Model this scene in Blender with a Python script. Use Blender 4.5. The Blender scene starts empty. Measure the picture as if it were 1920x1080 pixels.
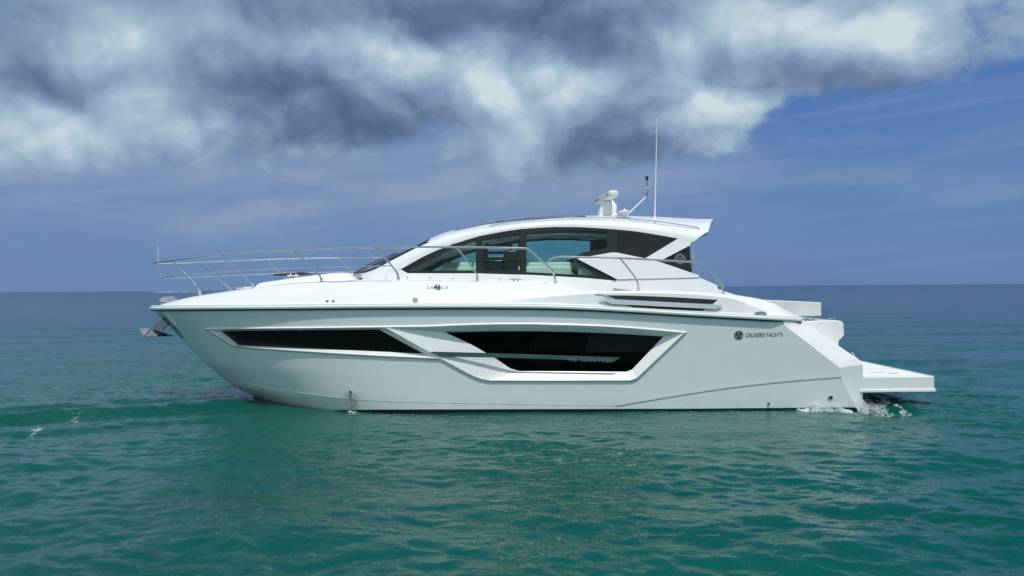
import bpy, math, random
import numpy as np
from mathutils import Vector, noise
from mathutils.geometry import delaunay_2d_cdt
random.seed(7); np.random.seed(7)
R = math.radians
sc = bpy.context.scene
col = sc.collection

# ------------------------------------------------------------------ camera
FPX = 1330.0                       # focal length in photo pixels (photo 1920 wide)
CAM = Vector((0.0, -14.45, 2.15))
ROLL = R(0.47)
cam = bpy.data.objects.new('camera', bpy.data.cameras.new('camera'))
col.objects.link(cam)
cam.location = CAM
cam.rotation_euler = (math.pi / 2, ROLL, 0)
cam.data.sensor_width = 36.0
cam.data.lens = FPX / 1920 * 36.0
cam.data.clip_start = 0.1
cam.data.clip_end = 60000
sc.camera = cam

# ------------------------------------------------------------------ light and sky
SUN_DIR = Vector((0.09, -0.42, 0.90)).normalized()
SUN_EL = math.asin(SUN_DIR.z)
sun = bpy.data.objects.new('sun', bpy.data.lights.new('sun', 'SUN'))
col.objects.link(sun)
sun.data.energy = 2.95
sun.data.angle = R(0.53)
sun.data.color = (1.0, 0.965, 0.91)
sun.rotation_euler = SUN_DIR.to_track_quat('Z', 'Y').to_euler()
sun.location = (4, -8, 30)

sc.view_settings.view_transform = 'Standard'
sc.view_settings.look = 'None'
sc.view_settings.exposure = 0.0
sc.view_settings.gamma = 1.0
sc.view_settings.use_curve_mapping = False
sc.cycles.max_bounces = 10
sc.cycles.transparent_max_bounces = 12
sc.cycles.sample_clamp_direct = 2.0
sc.cycles.caustics_reflective = False
sc.cycles.caustics_refractive = False

SKY_STRENGTH = 0.1
world = bpy.data.worlds.new('World')
sc.world = world
world.use_nodes = True


class NT:
    """tiny node-tree helper"""
    def __init__(self, tree):
        self.t = tree

    def n(self, kind, **kw):
        nd = self.t.nodes.new(kind)
        for k, v in kw.items():
            setattr(nd, k, v)
        return nd

    def put(self, sock, v):
        if isinstance(v, bpy.types.NodeSocket):
            self.t.links.new(v, sock)
        else:
            sock.default_value = v

    def math(self, op, a, b=None, c=None, clamp=False):
        nd = self.n('ShaderNodeMath', operation=op, use_clamp=clamp)
        for i, v in enumerate((a, b, c)):
            if v is not None:
                self.put(nd.inputs[i], v)
        return nd.outputs[0]

    def vec(self, op, a, b=None):
        nd = self.n('ShaderNodeVectorMath', operation=op)
        self.put(nd.inputs[0], a)
        if b is not None:
            self.put(nd.inputs[3 if op == 'SCALE' else 1], b)
        return nd.outputs['Value'] if op in ('DOT_PRODUCT', 'LENGTH') else nd.outputs['Vector']

    def noise(self, v, scale, detail=4, rough=0.5, dist=0.0, what='Fac'):
        nd = self.n('ShaderNodeTexNoise')
        if v is not None:
            self.put(nd.inputs['Vector'], v)
        nd.inputs['Scale'].default_value = scale
        nd.inputs['Detail'].default_value = detail
        nd.inputs['Roughness'].default_value = rough
        nd.inputs['Distortion'].default_value = dist
        return nd.outputs[what]

    def remap(self, v, a, b, c=0.0, d=1.0, smooth=True):
        nd = self.n('ShaderNodeMapRange')
        nd.interpolation_type = 'SMOOTHSTEP' if smooth else 'LINEAR'
        for i, x in enumerate((v, a, b, c, d)):
            self.put(nd.inputs[i], x)
        return nd.outputs[0]

    def ramp(self, v, stops):
        nd = self.n('ShaderNodeValToRGB')
        cr = nd.color_ramp
        while len(cr.elements) < len(stops):
            cr.elements.new(0.5)
        for e, (p, c) in zip(cr.elements, stops):
            e.position = p
            e.color = (*c, 1) if len(c) == 3 else c
        self.put(nd.inputs[0], v)
        return nd.outputs[0]

    def mix(self, f, a, b, blend='MIX'):
        nd = self.n('ShaderNodeMix', data_type='RGBA', blend_type=blend)
        self.put(nd.inputs[0], f)
        for s, v in ((nd.inputs[6], a), (nd.inputs[7], b)):
            self.put(s, (*v, 1) if isinstance(v, tuple) and len(v) == 3 else v)
        return nd.outputs[2]


def sky_angles(px, py):
    u, v = (px - 960) / FPX, (540 - py) / FPX
    d = Vector((u * math.cos(ROLL) + v * math.sin(ROLL), 1, -u * math.sin(ROLL) + v * math.cos(ROLL))).normalized()
    return math.degrees(math.atan2(d.x, d.y)), math.degrees(math.asin(d.z))


def build_sky():
    t = world.node_tree
    t.nodes.clear()
    b = NT(t)
    out = b.n('ShaderNodeOutputWorld')
    bg = b.n('ShaderNodeBackground')
    bg.inputs['Strength'].default_value = SKY_STRENGTH
    t.links.new(bg.outputs[0], out.inputs[0])
    sky = b.n('ShaderNodeTexSky')
    sky.sky_type = 'NISHITA'
    sky.sun_disc = False
    sky.sun_elevation = SUN_EL
    sky.sun_rotation = math.atan2(SUN_DIR.x, SUN_DIR.y)
    sky.air_density = 1.0
    sky.dust_density = 0.6
    sky.ozone_density = 2.0
    D = b.n('ShaderNodeTexCoord').outputs['Generated']
    D = b.vec('NORMALIZE', D)
    sep = b.n('ShaderNodeSeparateXYZ')
    b.put(sep.inputs[0], D)
    k = 180 / math.pi
    az = b.math('MULTIPLY', b.math('ARCTAN2', sep.outputs[0], sep.outputs[1]), k)
    el = b.math('MULTIPLY', b.math('ARCSINE', sep.outputs[2]), k)
    cmb = b.n('ShaderNodeCombineXYZ')
    b.put(cmb.inputs[0], az)
    b.put(cmb.inputs[1], el)
    Q = cmb.outputs[0]
    # domain warp so that the cloud masses get ragged, billowing borders
    Dn = b.vec('MULTIPLY', D, (1.0, 1.0, 1.2))
    w1 = b.vec('SUBTRACT', b.noise(Dn, 6.0, 5, 0.55, what='Color'), (0.5, 0.5, 0.5))
    w2 = b.vec('SUBTRACT', b.noise(Dn, 2.6, 2, 0.5, what='Color'), (0.5, 0.5, 0.5))
    Qw = b.vec('ADD', Q, b.vec('ADD', b.vec('MULTIPLY', w1, (8.5, 6.0, 0)), b.vec('MULTIPLY', w2, (7.0, 3.0, 0))))

    def blobs(items, start=0.0):
        acc = start
        for px, py, rx, ry, w in items:
            a, e = sky_angles(px, py)
            dv = b.vec('MULTIPLY', b.vec('SUBTRACT', Qw, (a, e, 0)), (FPX / rx / k, FPX / ry / k, 0))
            g = b.math('POWER', 0.3679, b.vec('DOT_PRODUCT', dv, dv))
            acc = b.math('MULTIPLY_ADD', g, w, acc)
        return acc

    def billow(v, scale, octaves):
        acc, amp, tot = 0.0, 1.0, 0.0
        for o in range(octaves):
            x = b.noise(v, scale * 2.13 ** o, 0, 0.5)
            x = b.math('ABSOLUTE', b.math('MULTIPLY_ADD', x, 4.0, -2.0))
            acc = b.math('MULTIPLY_ADD', x, amp, acc)
            tot += amp
            amp *= 0.48
        return b.math('MULTIPLY', acc, 1.0 / tot)

    cover = blobs([
        (40, 205, 270, 95, 0.95), (260, 140, 190, 130, 0.60), (480, 120, 330, 150, 1.0), (560, 215, 270, 60, 0.65),
        (780, 80, 330, 110, 0.9), (1010, 120, 210, 130, 0.8), (1050, 255, 170, 75, 1.0), (930, 270, 70, 70, 0.45),
        (1180, 150, 170, 110, 0.7), (1290, 235, 170, 55, 0.75), (1430, 70, 260, 90, 0.95), (1600, 105, 230, 70, 0.8),
        (1480, 165, 190, 40, 0.5), (1890, 40, 90, 80, 0.55), (60, 60, 120, 80, 0.4), (1000, -50, 1100, 70, 0.55),
        (170, 75, 95, 45, -0.75), (255, 25, 90, 30, -0.5), (850, 240, 80, 34, -0.6), (1405, 150, 55, 25, -0.35),
        (1825, 50, 60, 30, -0.5), (1900, 190, 150, 60, -0.5), (1500, 290, 300, 60, -0.45),
    ])
    shade = blobs([
        (70, 235, 190, 40, 0.30), (310, 215, 130, 40, 0.32), (230, 85, 90, 55, 0.28), (130, 120, 60, 40, 0.16),
        (520, 70, 120, 50, 0.16), (700, 70, 90, 36, 0.30), (800, 115, 120, 34, 0.46), (895, 165, 55, 48, 0.48),
        (1040, 160, 85, 42, 0.58), (1270, 125, 60, 50, 0.40), (1590, 60, 230, 55, 0.36), (1410, 40, 110, 45, 0.22),
        (1660, 105, 75, 34, 0.34), (1350, 210, 120, 36, 0.42), (935, 265, 40, 55, 0.34), (1480, 105, 90, 36, 0.18),
        (430, 165, 240, 46, -0.20), (610, 195, 250, 55, -0.23), (650, 245, 140, 36, -0.14), (560, 45, 130, 34, -0.11),
        (850, 15, 260, 48, -0.27), (1110, 45, 160, 48, -0.28), (1170, 200, 80, 60, -0.23), (1110, 285, 170, 38, -0.23),
        (1090, 105, 90, 26, -0.09), (30, 172, 110, 30, -0.20), (1560, 165, 190, 28, -0.22), (1330, 155, 80, 28, -0.09),
        (1000, -200, 1500, 120, -0.05),
    ], 0.44)
    n1 = b.math('SUBTRACT', b.noise(Dn, 7.0, 6, 0.56), 0.5)
    n2 = b.math('SUBTRACT', b.noise(Dn, 3.2, 5, 0.55, 0.3), 0.5)
    Dw = b.vec('ADD', Dn, b.vec('SCALE', w1, 0.10))
    puff = billow(Dw, 5.4, 5)
    puff_up = billow(b.vec('ADD', Dw, (0.010, 0.0, 0.028)), 5.4, 5)
    pf = b.math('SUBTRACT', puff, 0.40)
    lit = b.math('SUBTRACT', puff, puff_up)
    # open sky well above the photograph's frame: broken cloud from noise alone
    high = b.math('MULTIPLY', b.remap(el, 21, 34), b.math('MULTIPLY_ADD', n2, 5.5, 0.05))
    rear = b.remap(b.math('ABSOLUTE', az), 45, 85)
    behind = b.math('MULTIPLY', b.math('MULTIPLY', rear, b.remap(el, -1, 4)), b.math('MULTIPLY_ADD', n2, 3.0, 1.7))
    cover = b.math('MULTIPLY_ADD', b.remap(el, 10.5, 6.5), -0.5, cover)
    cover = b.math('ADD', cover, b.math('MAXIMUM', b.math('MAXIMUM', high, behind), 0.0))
    c = b.math('ADD', cover, b.math('ADD', b.math('MULTIPLY_ADD', n1, 0.9, b.math('MULTIPLY', n2, 0.5)), b.math('MULTIPLY', pf, 1.0)))
    alpha = b.remap(c, 0.24, 0.78)
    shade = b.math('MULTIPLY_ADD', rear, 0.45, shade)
    shade = b.math('MULTIPLY_ADD', b.remap(el, 22, 30), 0.05, shade)
    s = b.math('ADD', shade, b.math('ADD', b.math('MULTIPLY', n1, 0.30), b.math('MULTIPLY_ADD', lit, 0.36, b.math('MULTIPLY', pf, 0.26))))
    q = 1.0 / SKY_STRENGTH
    cc = lambda r, g, bl: (r * q, g * q, bl * q)
    cloud = b.ramp(s, [(0.0, (0.085, 0.140, 0.255)), (0.20, (0.130, 0.198, 0.33)), (0.45, (0.225, 0.32, 0.48)),
                       (0.75, (0.37, 0.51, 0.63)), (1.0, (0.60, 0.71, 0.765))])
    cloud = b.vec('SCALE', cloud, q)
    # clear sky, with the lavender veil of thin high cloud towards the horizon
    base = b.mix(1.0, sky.outputs[0], (0.95, 0.95, 1.0), 'MULTIPLY')
    veil_n = b.noise(b.vec('MULTIPLY', D, (1.2, 1.2, 9.0)), 2.4, 6, 0.55, 0.4)
    right = b.remap(az, -4, 24)
    low = b.remap(el, 15, 1.0)
    veil = b.math('ADD', b.math('MULTIPLY', b.math('SUBTRACT', 1.0, b.math('MULTIPLY', right, 0.85)), 0.62),
                  b.math('MULTIPLY', b.math('SUBTRACT', veil_n, 0.5), 1.9))
    veil = b.math('MULTIPLY', veil, b.remap(el, 22, 8, 0.35, 1.0), clamp=True)
    tilt = b.n('ShaderNodeVectorRotate')
    tilt.rotation_type = 'Y_AXIS'
    b.put(tilt.inputs['Vector'], D)
    tilt.inputs['Angle'].default_value = R(4.5)
    st = b.noise(b.vec('MULTIPLY', tilt.outputs[0], (1.4, 1.4, 26.0)), 2.2, 5, 0.5, 0.2)
    streak = b.math('MULTIPLY', b.math('MULTIPLY', b.remap(st, 0.5, 0.8), right), b.remap(el, 19, 12))
    clear = b.mix(1.0, b.mix(right, cc(0.125, 0.225, 0.47), cc(0.045, 0.150, 0.44)), (1, 1, 1), 'MULTIPLY')
    clear = b.mix(0.25, clear, base)
    clear = b.mix(veil, clear, cc(0.155, 0.257, 0.455))
    clear = b.mix(b.math('MULTIPLY', streak, 0.40), clear, cc(0.22, 0.33, 0.55))
    clear = b.mix(b.math('MULTIPLY', low, 0.55), clear, cc(0.115, 0.222, 0.43))
    # a thin lower layer of grey-white veil under the cloud bank
    soft = blobs([(150, 320, 420, 40, 0.34), (560, 310, 330, 50, 0.42), (820, 350, 420, 60, 0.30), (300, 390, 500, 40, 0.22),
                  (1200, 330, 250, 40, 0.26), (700, 440, 700, 40, 0.16), (1700, 345, 260, 16, 0.20), (1560, 275, 260, 12, 0.22)])
    vn = b.noise(b.vec('MULTIPLY', tilt.outputs[0], (1.0, 1.0, 4.5)), 4.0, 6, 0.6, 0.5)
    soft = b.math('MULTIPLY', soft, b.remap(vn, 0.28, 0.72, 0.25, 2.1), clamp=True)
    clear = b.mix(soft, clear, cc(0.26, 0.345, 0.50))
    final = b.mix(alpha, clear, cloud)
    # below the horizon (seen by nothing but stray rays)
    final = b.mix(b.remap(el, 0.0, -2.0), final, cc(0.03, 0.10, 0.12))
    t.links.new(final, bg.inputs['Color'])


build_sky()

# ------------------------------------------------------------------ geometry of the photograph


def pj(px, py, y):
    """the world point on the plane Y=y that the photograph shows at pixel px,py"""
    u, v = (px - 960) / FPX, (540 - py) / FPX
    k = y - CAM.y
    return Vector((CAM.x + k * (u * math.cos(ROLL) + v * math.sin(ROLL)), y, CAM.z + k * (-u * math.sin(ROLL) + v * math.cos(ROLL))))


def solve(px, py, fn):
    y = -1.9
    for _ in range(60):
        p = pj(px, py, y)
        y = 0.5 * y + 0.5 * (-fn(p.x, p.z))
    return pj(px, py, y)


def itp(x, xs, ys):
    return float(np.interp(x, xs, ys))


def smooth01(x):
    x = min(1, max(0, x))
    return x * x * (3 - 2 * x)


def catmull(pts, per=8):
    """smooth polyline through pts (list of tuples)"""
    P = [np.array(p, float) for p in pts]
    out = []
    for i in range(len(P) - 1):
        p0, p1, p2, p3 = P[max(i - 1, 0)], P[i], P[i + 1], P[min(i + 2, len(P) - 1)]
        for k in range(per):
            t = k / per
            out.append(0.5 * ((2 * p1) + (-p0 + p2) * t + (2 * p0 - 5 * p1 + 4 * p2 - p3) * t * t + (-p0 + 3 * p1 - 3 * p2 + p3) * t ** 3))
    out.append(P[-1])
    return [tuple(o) for o in out]


def densify(pts, step, closed=False):
    out = []
    n = len(pts)
    for i in range(n if closed else n - 1):
        a, b = np.array(pts[i], float), np.array(pts[(i + 1) % n], float)
        m = max(1, int(np.linalg.norm(b - a) / step))
        for k in range(m):
            out.append(tuple(a + (b - a) * k / m))
    if not closed:
        out.append(tuple(pts[-1]))
    return out


# ------------------------------------------------------------------ materials


def new_mat(name):
    m = bpy.data.materials.new(name)
    m.use_nodes = True
    m.node_tree.nodes.clear()
    b = NT(m.node_tree)
    out = b.n('ShaderNodeOutputMaterial')
    return m, b, out


def principled(name, color, rough=0.4, metal=0.0, coat=0.0, vary=0.06, nscale=3.0, bump=0.0, bscale=60, ior=1.5, spec=0.5):
    m, b, out = new_mat(name)
    p = b.n('ShaderNodeBsdfPrincipled')
    geo = b.n('ShaderNodeNewGeometry').outputs['Position']
    nz = b.noise(geo, nscale, 5, 0.6)
    f = b.remap(nz, 0.3, 0.7, 1 - vary, 1 + vary * 0.4)
    c = b.vec('SCALE', (color[0], color[1], color[2]), f)
    b.put(p.inputs['Base Color'], c)
    b.put(p.inputs['Roughness'], b.remap(b.noise(geo, nscale * 4, 4, 0.6), 0.2, 0.8, rough * 0.8, min(1, rough * 1.2)))
    p.inputs['Metallic'].default_value = metal
    p.inputs['Coat Weight'].default_value = coat
    p.inputs['Coat Roughness'].default_value = 0.04
    p.inputs['IOR'].default_value = ior
    p.inputs['Specular IOR Level'].default_value = spec
    if bump:
        bp = b.n('ShaderNodeBump')
        bp.inputs['Strength'].default_value = bump
        bp.inputs['Distance'].default_value = 0.01
        b.put(bp.inputs['Height'], b.noise(geo, bscale, 3, 0.5))
        m.node_tree.links.new(bp.outputs[0], p.inputs['Normal'])
    m.node_tree.links.new(p.outputs[0], out.inputs[0])
    return m, b, p


M = {}
M['gelcoat'] = principled('white_gelcoat', (0.765, 0.785, 0.795), 0.22, coat=0.35, vary=0.02)[0]
M['nonskid'] = principled('deck_nonskid', (0.78, 0.79, 0.79), 0.6, vary=0.04, bump=0.2, bscale=180)[0]
M['steel'] = principled('polished_steel', (0.62, 0.63, 0.64), 0.08, metal=1.0, vary=0.05)[0]
M['blade'] = principled('dark_steel_blade', (0.40, 0.45, 0.44), 0.12, metal=1.0, vary=0.05)[0]
M['anchor'] = principled('anchor_steel', (0.36, 0.38, 0.38), 0.16, metal=1.0, vary=0.15, nscale=12)[0]
M['brushed'] = principled('brushed_steel', (0.70, 0.72, 0.73), 0.2, metal=0.75, vary=0.04)[0]
M['letter'] = principled('dark_lettering', (0.035, 0.045, 0.05), 0.3, vary=0.05)[0]
M['grey_letter'] = principled('grey_lettering', (0.16, 0.17, 0.18), 0.35, vary=0.05)[0]
M['pale_letter'] = principled('etched_lettering', (0.20, 0.23, 0.23), 0.5, vary=0.05)[0]
M['black'] = principled('black_rubber', (0.012, 0.013, 0.014), 0.5)[0]
M['bottom'] = principled('black_bottom_paint', (0.008, 0.009, 0.011), 0.4)[0]
M['black_glass'] = principled('black_glass', (0.004, 0.005, 0.006), 0.03, vary=0.0)[0]
M['hull_glass'] = principled('hull_window_glass', (0.0015, 0.002, 0.002), 0.3, vary=0.0, spec=0.25)[0]
M['frame'] = principled('black_window_frame', (0.010, 0.011, 0.012), 0.22, vary=0.05)[0]
M['vinyl'] = principled('white_vinyl', (0.80, 0.80, 0.77), 0.5, vary=0.05, bump=0.15, bscale=90)[0]
M['pad'] = principled('offwhite_sunpad_vinyl', (0.74, 0.74, 0.72), 0.55, vary=0.05, bump=0.15, bscale=90)[0]
M['ivory'] = principled('ivory_vinyl', (0.72, 0.72, 0.70), 0.5, vary=0.05, bump=0.1, bscale=90)[0]
M['wood'] = principled('dark_walnut', (0.035, 0.022, 0.014), 0.35, vary=0.3, nscale=9)[0]
M['liner'] = principled('dark_headliner', (0.045, 0.055, 0.055), 0.7, vary=0.1)[0]
M['plastic'] = principled('white_plastic', (0.80, 0.80, 0.79), 0.35, vary=0.03)[0]
M['grey_plastic'] = principled('grey_plastic', (0.22, 0.23, 0.25), 0.4)[0]
M['blind'] = principled('dark_window_blind', (0.16, 0.19, 0.21), 0.8, vary=0.1)[0]


def glass(name, tint, gloss=1.0):
    m, b, out = new_mat(name)
    tr = b.n('ShaderNodeBsdfTransparent')
    tr.inputs[0].default_value = (*tint, 1)
    gl = b.n('ShaderNodeBsdfGlossy')
    gl.inputs['Roughness'].default_value = 0.01
    fr = b.n('ShaderNodeFresnel')
    fr.inputs[0].default_value = 1.45
    mx = b.n('ShaderNodeMixShader')
    b.put(mx.inputs[0], b.math('MULTIPLY', fr.outputs[0], gloss))
    m.node_tree.links.new(tr.outputs[0], mx.inputs[1])
    m.node_tree.links.new(gl.outputs[0], mx.inputs[2])
    m.node_tree.links.new(mx.outputs[0], out.inputs[0])
    return m


M['side_glass'] = glass('aqua_tinted_glass', (0.50, 0.80, 0.73), 0.8)
M['windshield'] = glass('dark_windshield_glass', (0.30, 0.42, 0.42))
M['smoke_glass'] = glass('smoked_hull_glass', (0.16, 0.19, 0.20), 0.35)
M['roof_glass'] = glass('clear_roof_glass', (0.85, 0.92, 0.90))


# hull gelcoat: faint soiling at the waterline and a rust streak below the cooling-water outlet
def hull_material(outlet):
    m, b, p = principled('hull_gelcoat', (0.76, 0.825, 0.845), 0.16, coat=0.5, vary=0.02)
    geo = b.n('ShaderNodeNewGeometry').outputs['Position']
    sp = b.n('ShaderNodeSeparateXYZ')
    b.put(sp.inputs[0], geo)
    X, Z = sp.outputs[0], sp.outputs[2]
    wob = b.math('MULTIPLY', b.math('SUBTRACT', b.noise(b.vec('MULTIPLY', geo, (3, 3, 9)), 3.0, 4, 0.6), 0.5), 0.10)
    dx = b.math('ADD', b.math('SUBTRACT', X, outlet.x + 0.02), wob)
    band = b.math('POWER', 0.3679, b.math('POWER', b.math('MULTIPLY', dx, 7.5), 2.0))
    below = b.math('MULTIPLY', b.remap(Z, outlet.z + 0.02, outlet.z - 0.06), b.remap(b.noise(b.vec('MULTIPLY', geo, (40, 40, 5)), 1.0, 4, 0.6), 0.30, 0.62))
    rust = b.math('MULTIPLY', b.math('MULTIPLY', band, below), 0.85)
    old = p.inputs['Base Color'].links[0].from_socket
    c = b.mix(rust, old, (0.42, 0.27, 0.10))
    scum = b.math('MULTIPLY', b.remap(Z, 0.30, 0.05), b.remap(b.noise(b.vec('MULTIPLY', geo, (1.2, 1.2, 6)), 2.0, 5, 0.6), 0.35, 0.75))
    c = b.mix(b.math('MULTIPLY', scum, 0.35), c, (0.52, 0.50, 0.42))
    b.put(p.inputs['Base Color'], c)
    return m


# ------------------------------------------------------------------ mesh helpers


def link(name, verts, faces, mats, parent=None, mat_idx=None, smooth=False, normals=None, angle=None):
    me = bpy.data.meshes.new(name)
    me.from_pydata([tuple(v) for v in verts], [], [tuple(f) for f in faces])
    for m in (mats if isinstance(mats, (list, tuple)) else [mats]):
        me.materials.append(m)
    if mat_idx is not None:
        me.polygons.foreach_set('material_index', mat_idx)
    me.polygons.foreach_set('use_smooth', [bool(smooth or normals is not None)] * len(me.polygons))
    me.update()
    if normals is not None:
        me.normals_split_custom_set_from_vertices([tuple(n) for n in normals])
    elif angle is not None:
        me.polygons.foreach_set('use_smooth', [True] * len(me.polygons))
        me.set_sharp_from_angle(angle=R(angle))
    o = bpy.data.objects.new(name, me)
    col.objects.link(o)
    if parent is not None:
        o.parent = parent
    return o


class MB:
    def __init__(self):
        self.v, self.f, self.mi = [], [], []

    def add(self, vs, fs, m=0):
        k = len(self.v)
        self.v += [tuple(v) for v in vs]
        self.f += [tuple(i + k for i in f) for f in fs]
        self.mi += [m] * len(fs)
        return self

    def box(self, x0, x1, y0, y1, z0, z1, m=0, bev=0.0):
        c = [(x, y, z) for z in (z0, z1) for y in (y0, y1) for x in (x0, x1)]
        if bev <= 0:
            return self.add(c, [(0, 2, 3, 1), (4, 5, 7, 6), (0, 1, 5, 4), (2, 6, 7, 3), (0, 4, 6, 2), (1, 3, 7, 5)], m)
        # rounded box: stacked rounded rings
        ring = []
        n = 3
        for (cx, cy, a0) in ((x1 - bev, y1 - bev, 0), (x0 + bev, y1 - bev, 90), (x0 + bev, y0 + bev, 180), (x1 - bev, y0 + bev, 270)):
            for k in range(n + 1):
                a = R(a0 + 90 * k / n)
                ring.append((cx, cy, math.cos(a), math.sin(a)))
        L = []
        for k in range(n + 1):
            a = R(90 * k / n)
            L.append((z0 + bev - bev * math.cos(a), bev * math.sin(a)))
        for k in range(n + 1):
            a = R(90 * k / n)
            L.append((z1 - bev + bev * math.sin(a), bev * math.cos(a)))
        m_ = len(ring)
        vs = [(cx + dx * r, cy + dy * r, z) for z, r in L for cx, cy, dx, dy in ring]
        fs = []
        for j in range(len(L) - 1):
            for i in range(m_):
                i2 = (i + 1) % m_
                fs.append((j * m_ + i, j * m_ + i2, (j + 1) * m_ + i2, (j + 1) * m_ + i))
        fs.append(tuple(range(m_))[::-1])
        fs.append(tuple((len(L) - 1) * m_ + i for i in range(m_)))
        return self.add(vs, fs, m)

    def tube(self, pts, r, n=10, m=0, closed=False):
        P = [Vector(p) for p in pts]
        rad = r if isinstance(r, (list, tuple)) else [r] * len(P)
        up = None
        vs, fs = [], []
        N = len(P)
        for i, p in enumerate(P):
            a = P[(i - 1) % N] if (closed or i > 0) else P[i]
            c = P[(i + 1) % N] if (closed or i < N - 1) else P[i]
            t = (c - a).normalized()
            if up is None:
                up = t.orthogonal().normalized()
            up = (up - t * up.dot(t)).normalized()
            s = t.cross(up)
            for k in range(n):
                q = 2 * math.pi * k / n
                vs.append(p + (up * math.cos(q) + s * math.sin(q)) * rad[i])
        for i in range(N if closed else N - 1):
            for k in range(n):
                k2, i2 = (k + 1) % n, (i + 1) % N
                fs.append((i * n + k, i * n + k2, i2 * n + k2, i2 * n + k))
        if not closed:
            fs.append(tuple(range(n))[::-1])
            fs.append(tuple((N - 1) * n + k for k in range(n)))
        return self.add(vs, fs, m)

    def lathe(self, prof, c, axis='Z', n=20, m=0):
        """prof: list of (radius, height)"""
        vs, fs = [], []
        for r, h in prof:
            for k in range(n):
                q = 2 * math.pi * k / n
                a, b2 = r * math.cos(q), r * math.sin(q)
                d = {'Z': (a, b2, h), 'Y': (a, h, b2), 'X': (h, a, b2)}[axis]
                vs.append((c[0] + d[0], c[1] + d[1], c[2] + d[2]))
        for j in range(len(prof) - 1):
            for k in range(n):
                k2 = (k + 1) % n
                fs.append((j * n + k, j * n + k2, (j + 1) * n + k2, (j + 1) * n + k))
        fs.append(tuple(range(n))[::-1])
        fs.append(tuple((len(prof) - 1) * n + k for k in range(n)))
        return self.add(vs, fs, m)

    def grid(self, rows, m=0, closed=False):
        """rows: list of equal-length vertex lists"""
        w = len(rows[0])
        vs = [v for r in rows for v in r]
        fs = []
        for j in range(len(rows) - 1):
            for i in range(w if closed else w - 1):
                i2 = (i + 1) % w
                fs.append((j * w + i, j * w + i2, (j + 1) * w + i2, (j + 1) * w + i))
        return self.add(vs, fs, m)

    def prism(self, poly, d, m=0):
        """extrude closed 3-D polygon by vector d"""
        n = len(poly)
        P = [Vector(p) for p in poly]
        vs = P + [p + Vector(d) for p in P]
        fs = [tuple(range(n)), tuple(range(2 * n - 1, n - 1, -1))]
        fs += [(i, i + n, (i + 1) % n + n, (i + 1) % n) for i in range(n)]
        return self.add(vs, fs, m)

    def mirror(self):
        k = len(self.v)
        self.v += [(x, -y, z) for x, y, z in self.v]
        self.f += [tuple(i + k for i in reversed(f)) for f in self.f]
        self.mi += list(self.mi)
        return self

    def build(self, name, mats, parent=None, smooth=None, fixn=True):
        o = link(name, self.v, self.f, mats, parent, self.mi, angle=smooth)
        if fixn:
            import bmesh
            bm = bmesh.new()
            bm.from_mesh(o.data)
            bmesh.ops.recalc_face_normals(bm, faces=bm.faces)
            bm.to_mesh(o.data)
            bm.free()
            if smooth is not None:
                o.data.polygons.foreach_set('use_smooth', [True] * len(o.data.polygons))
                o.data.set_sharp_from_angle(angle=R(smooth))
        return o


def in_poly(x, y, poly):
    c = False
    n = len(poly)
    for i in range(n):
        x1, y1 = poly[i]
        x2, y2 = poly[i - 1]
        if (y1 > y) != (y2 > y) and x < (x2 - x1) * (y - y1) / (y2 - y1) + x1:
            c = not c
    return c


def cdt(outline, holes=(), lines=(), inner=()):
    """triangulate a 2-D region; returns verts, tris"""
    V, E = [], []

    def loop(pts, closed=True):
        k = len(V)
        V.extend(Vector((p[0], p[1])) for p in pts)
        n = len(pts)
        E.extend((k + i, k + (i + 1) % n) for i in range(n if closed else n - 1))
    loop(outline)
    for h in holes:
        loop(h)
    for l in lines:
        loop(l, False)
    for p in inner:
        if in_poly(p[0], p[1], outline) and not any(in_poly(p[0], p[1], h) for h in holes):
            V.append(Vector((p[0], p[1])))
    r = delaunay_2d_cdt(V, E, [], 0, 1e-6)
    vs, fs = r[0], []
    for f in r[2]:
        cx = sum(vs[i].x for i in f) / 3
        cy = sum(vs[i].y for i in f) / 3
        if in_poly(cx, cy, outline) and not any(in_poly(cx, cy, h) for h in holes):
            a, b, c = (vs[i] for i in f)
            if abs((b - a).cross(c - a)) > 1e-9:
                fs.append(tuple(f))
    return vs, fs


def patch(pix, fn, off=0.0, holes=(), thick=0.0, step=0.15, side=-1):
    """a curved panel on the surface y = side*fn(x,z): pixel outline -> (verts, faces). off > 0 stands proud of it"""
    def to2(poly):
        return [(p.x, p.z) for p in (solve(a, b, lambda x, z: fn(x, z) + off) for a, b in poly)]
    return patch_xz(to2(densify(pix, 12, True)), fn, off, [to2(densify(h, 12, True)) for h in holes], thick, step, side)


def patch_xz(o2, fn, off=0.0, h2=(), thick=0.0, step=0.15, side=-1):
    xs = [p[0] for p in o2]
    zs = [p[1] for p in o2]
    inner = [(x, z) for x in np.arange(min(xs) + step / 2, max(xs), step) for z in np.arange(min(zs) + step / 2, max(zs), step)]
    vs, fs = cdt(o2, h2, (), inner)
    V = [(v.x, side * (fn(v.x, v.y) + off), v.y) for v in vs]
    F = [f for f in fs]
    if thick > 0:
        n = len(V)
        V += [(v.x, side * (fn(v.x, v.y) + off - thick), v.y) for v in vs]
        F += [tuple(i + n for i in reversed(f)) for f in fs]
        cnt = {}
        for f in fs:
            for a, b in zip(f, f[1:] + f[:1]):
                cnt.setdefault((min(a, b), max(a, b)), []).append((a, b))
        for k, l in cnt.items():
            if len(l) == 1:
                a, b = l[0]
                F.append((a, b, b + n, a + n))
    return V, F


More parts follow.
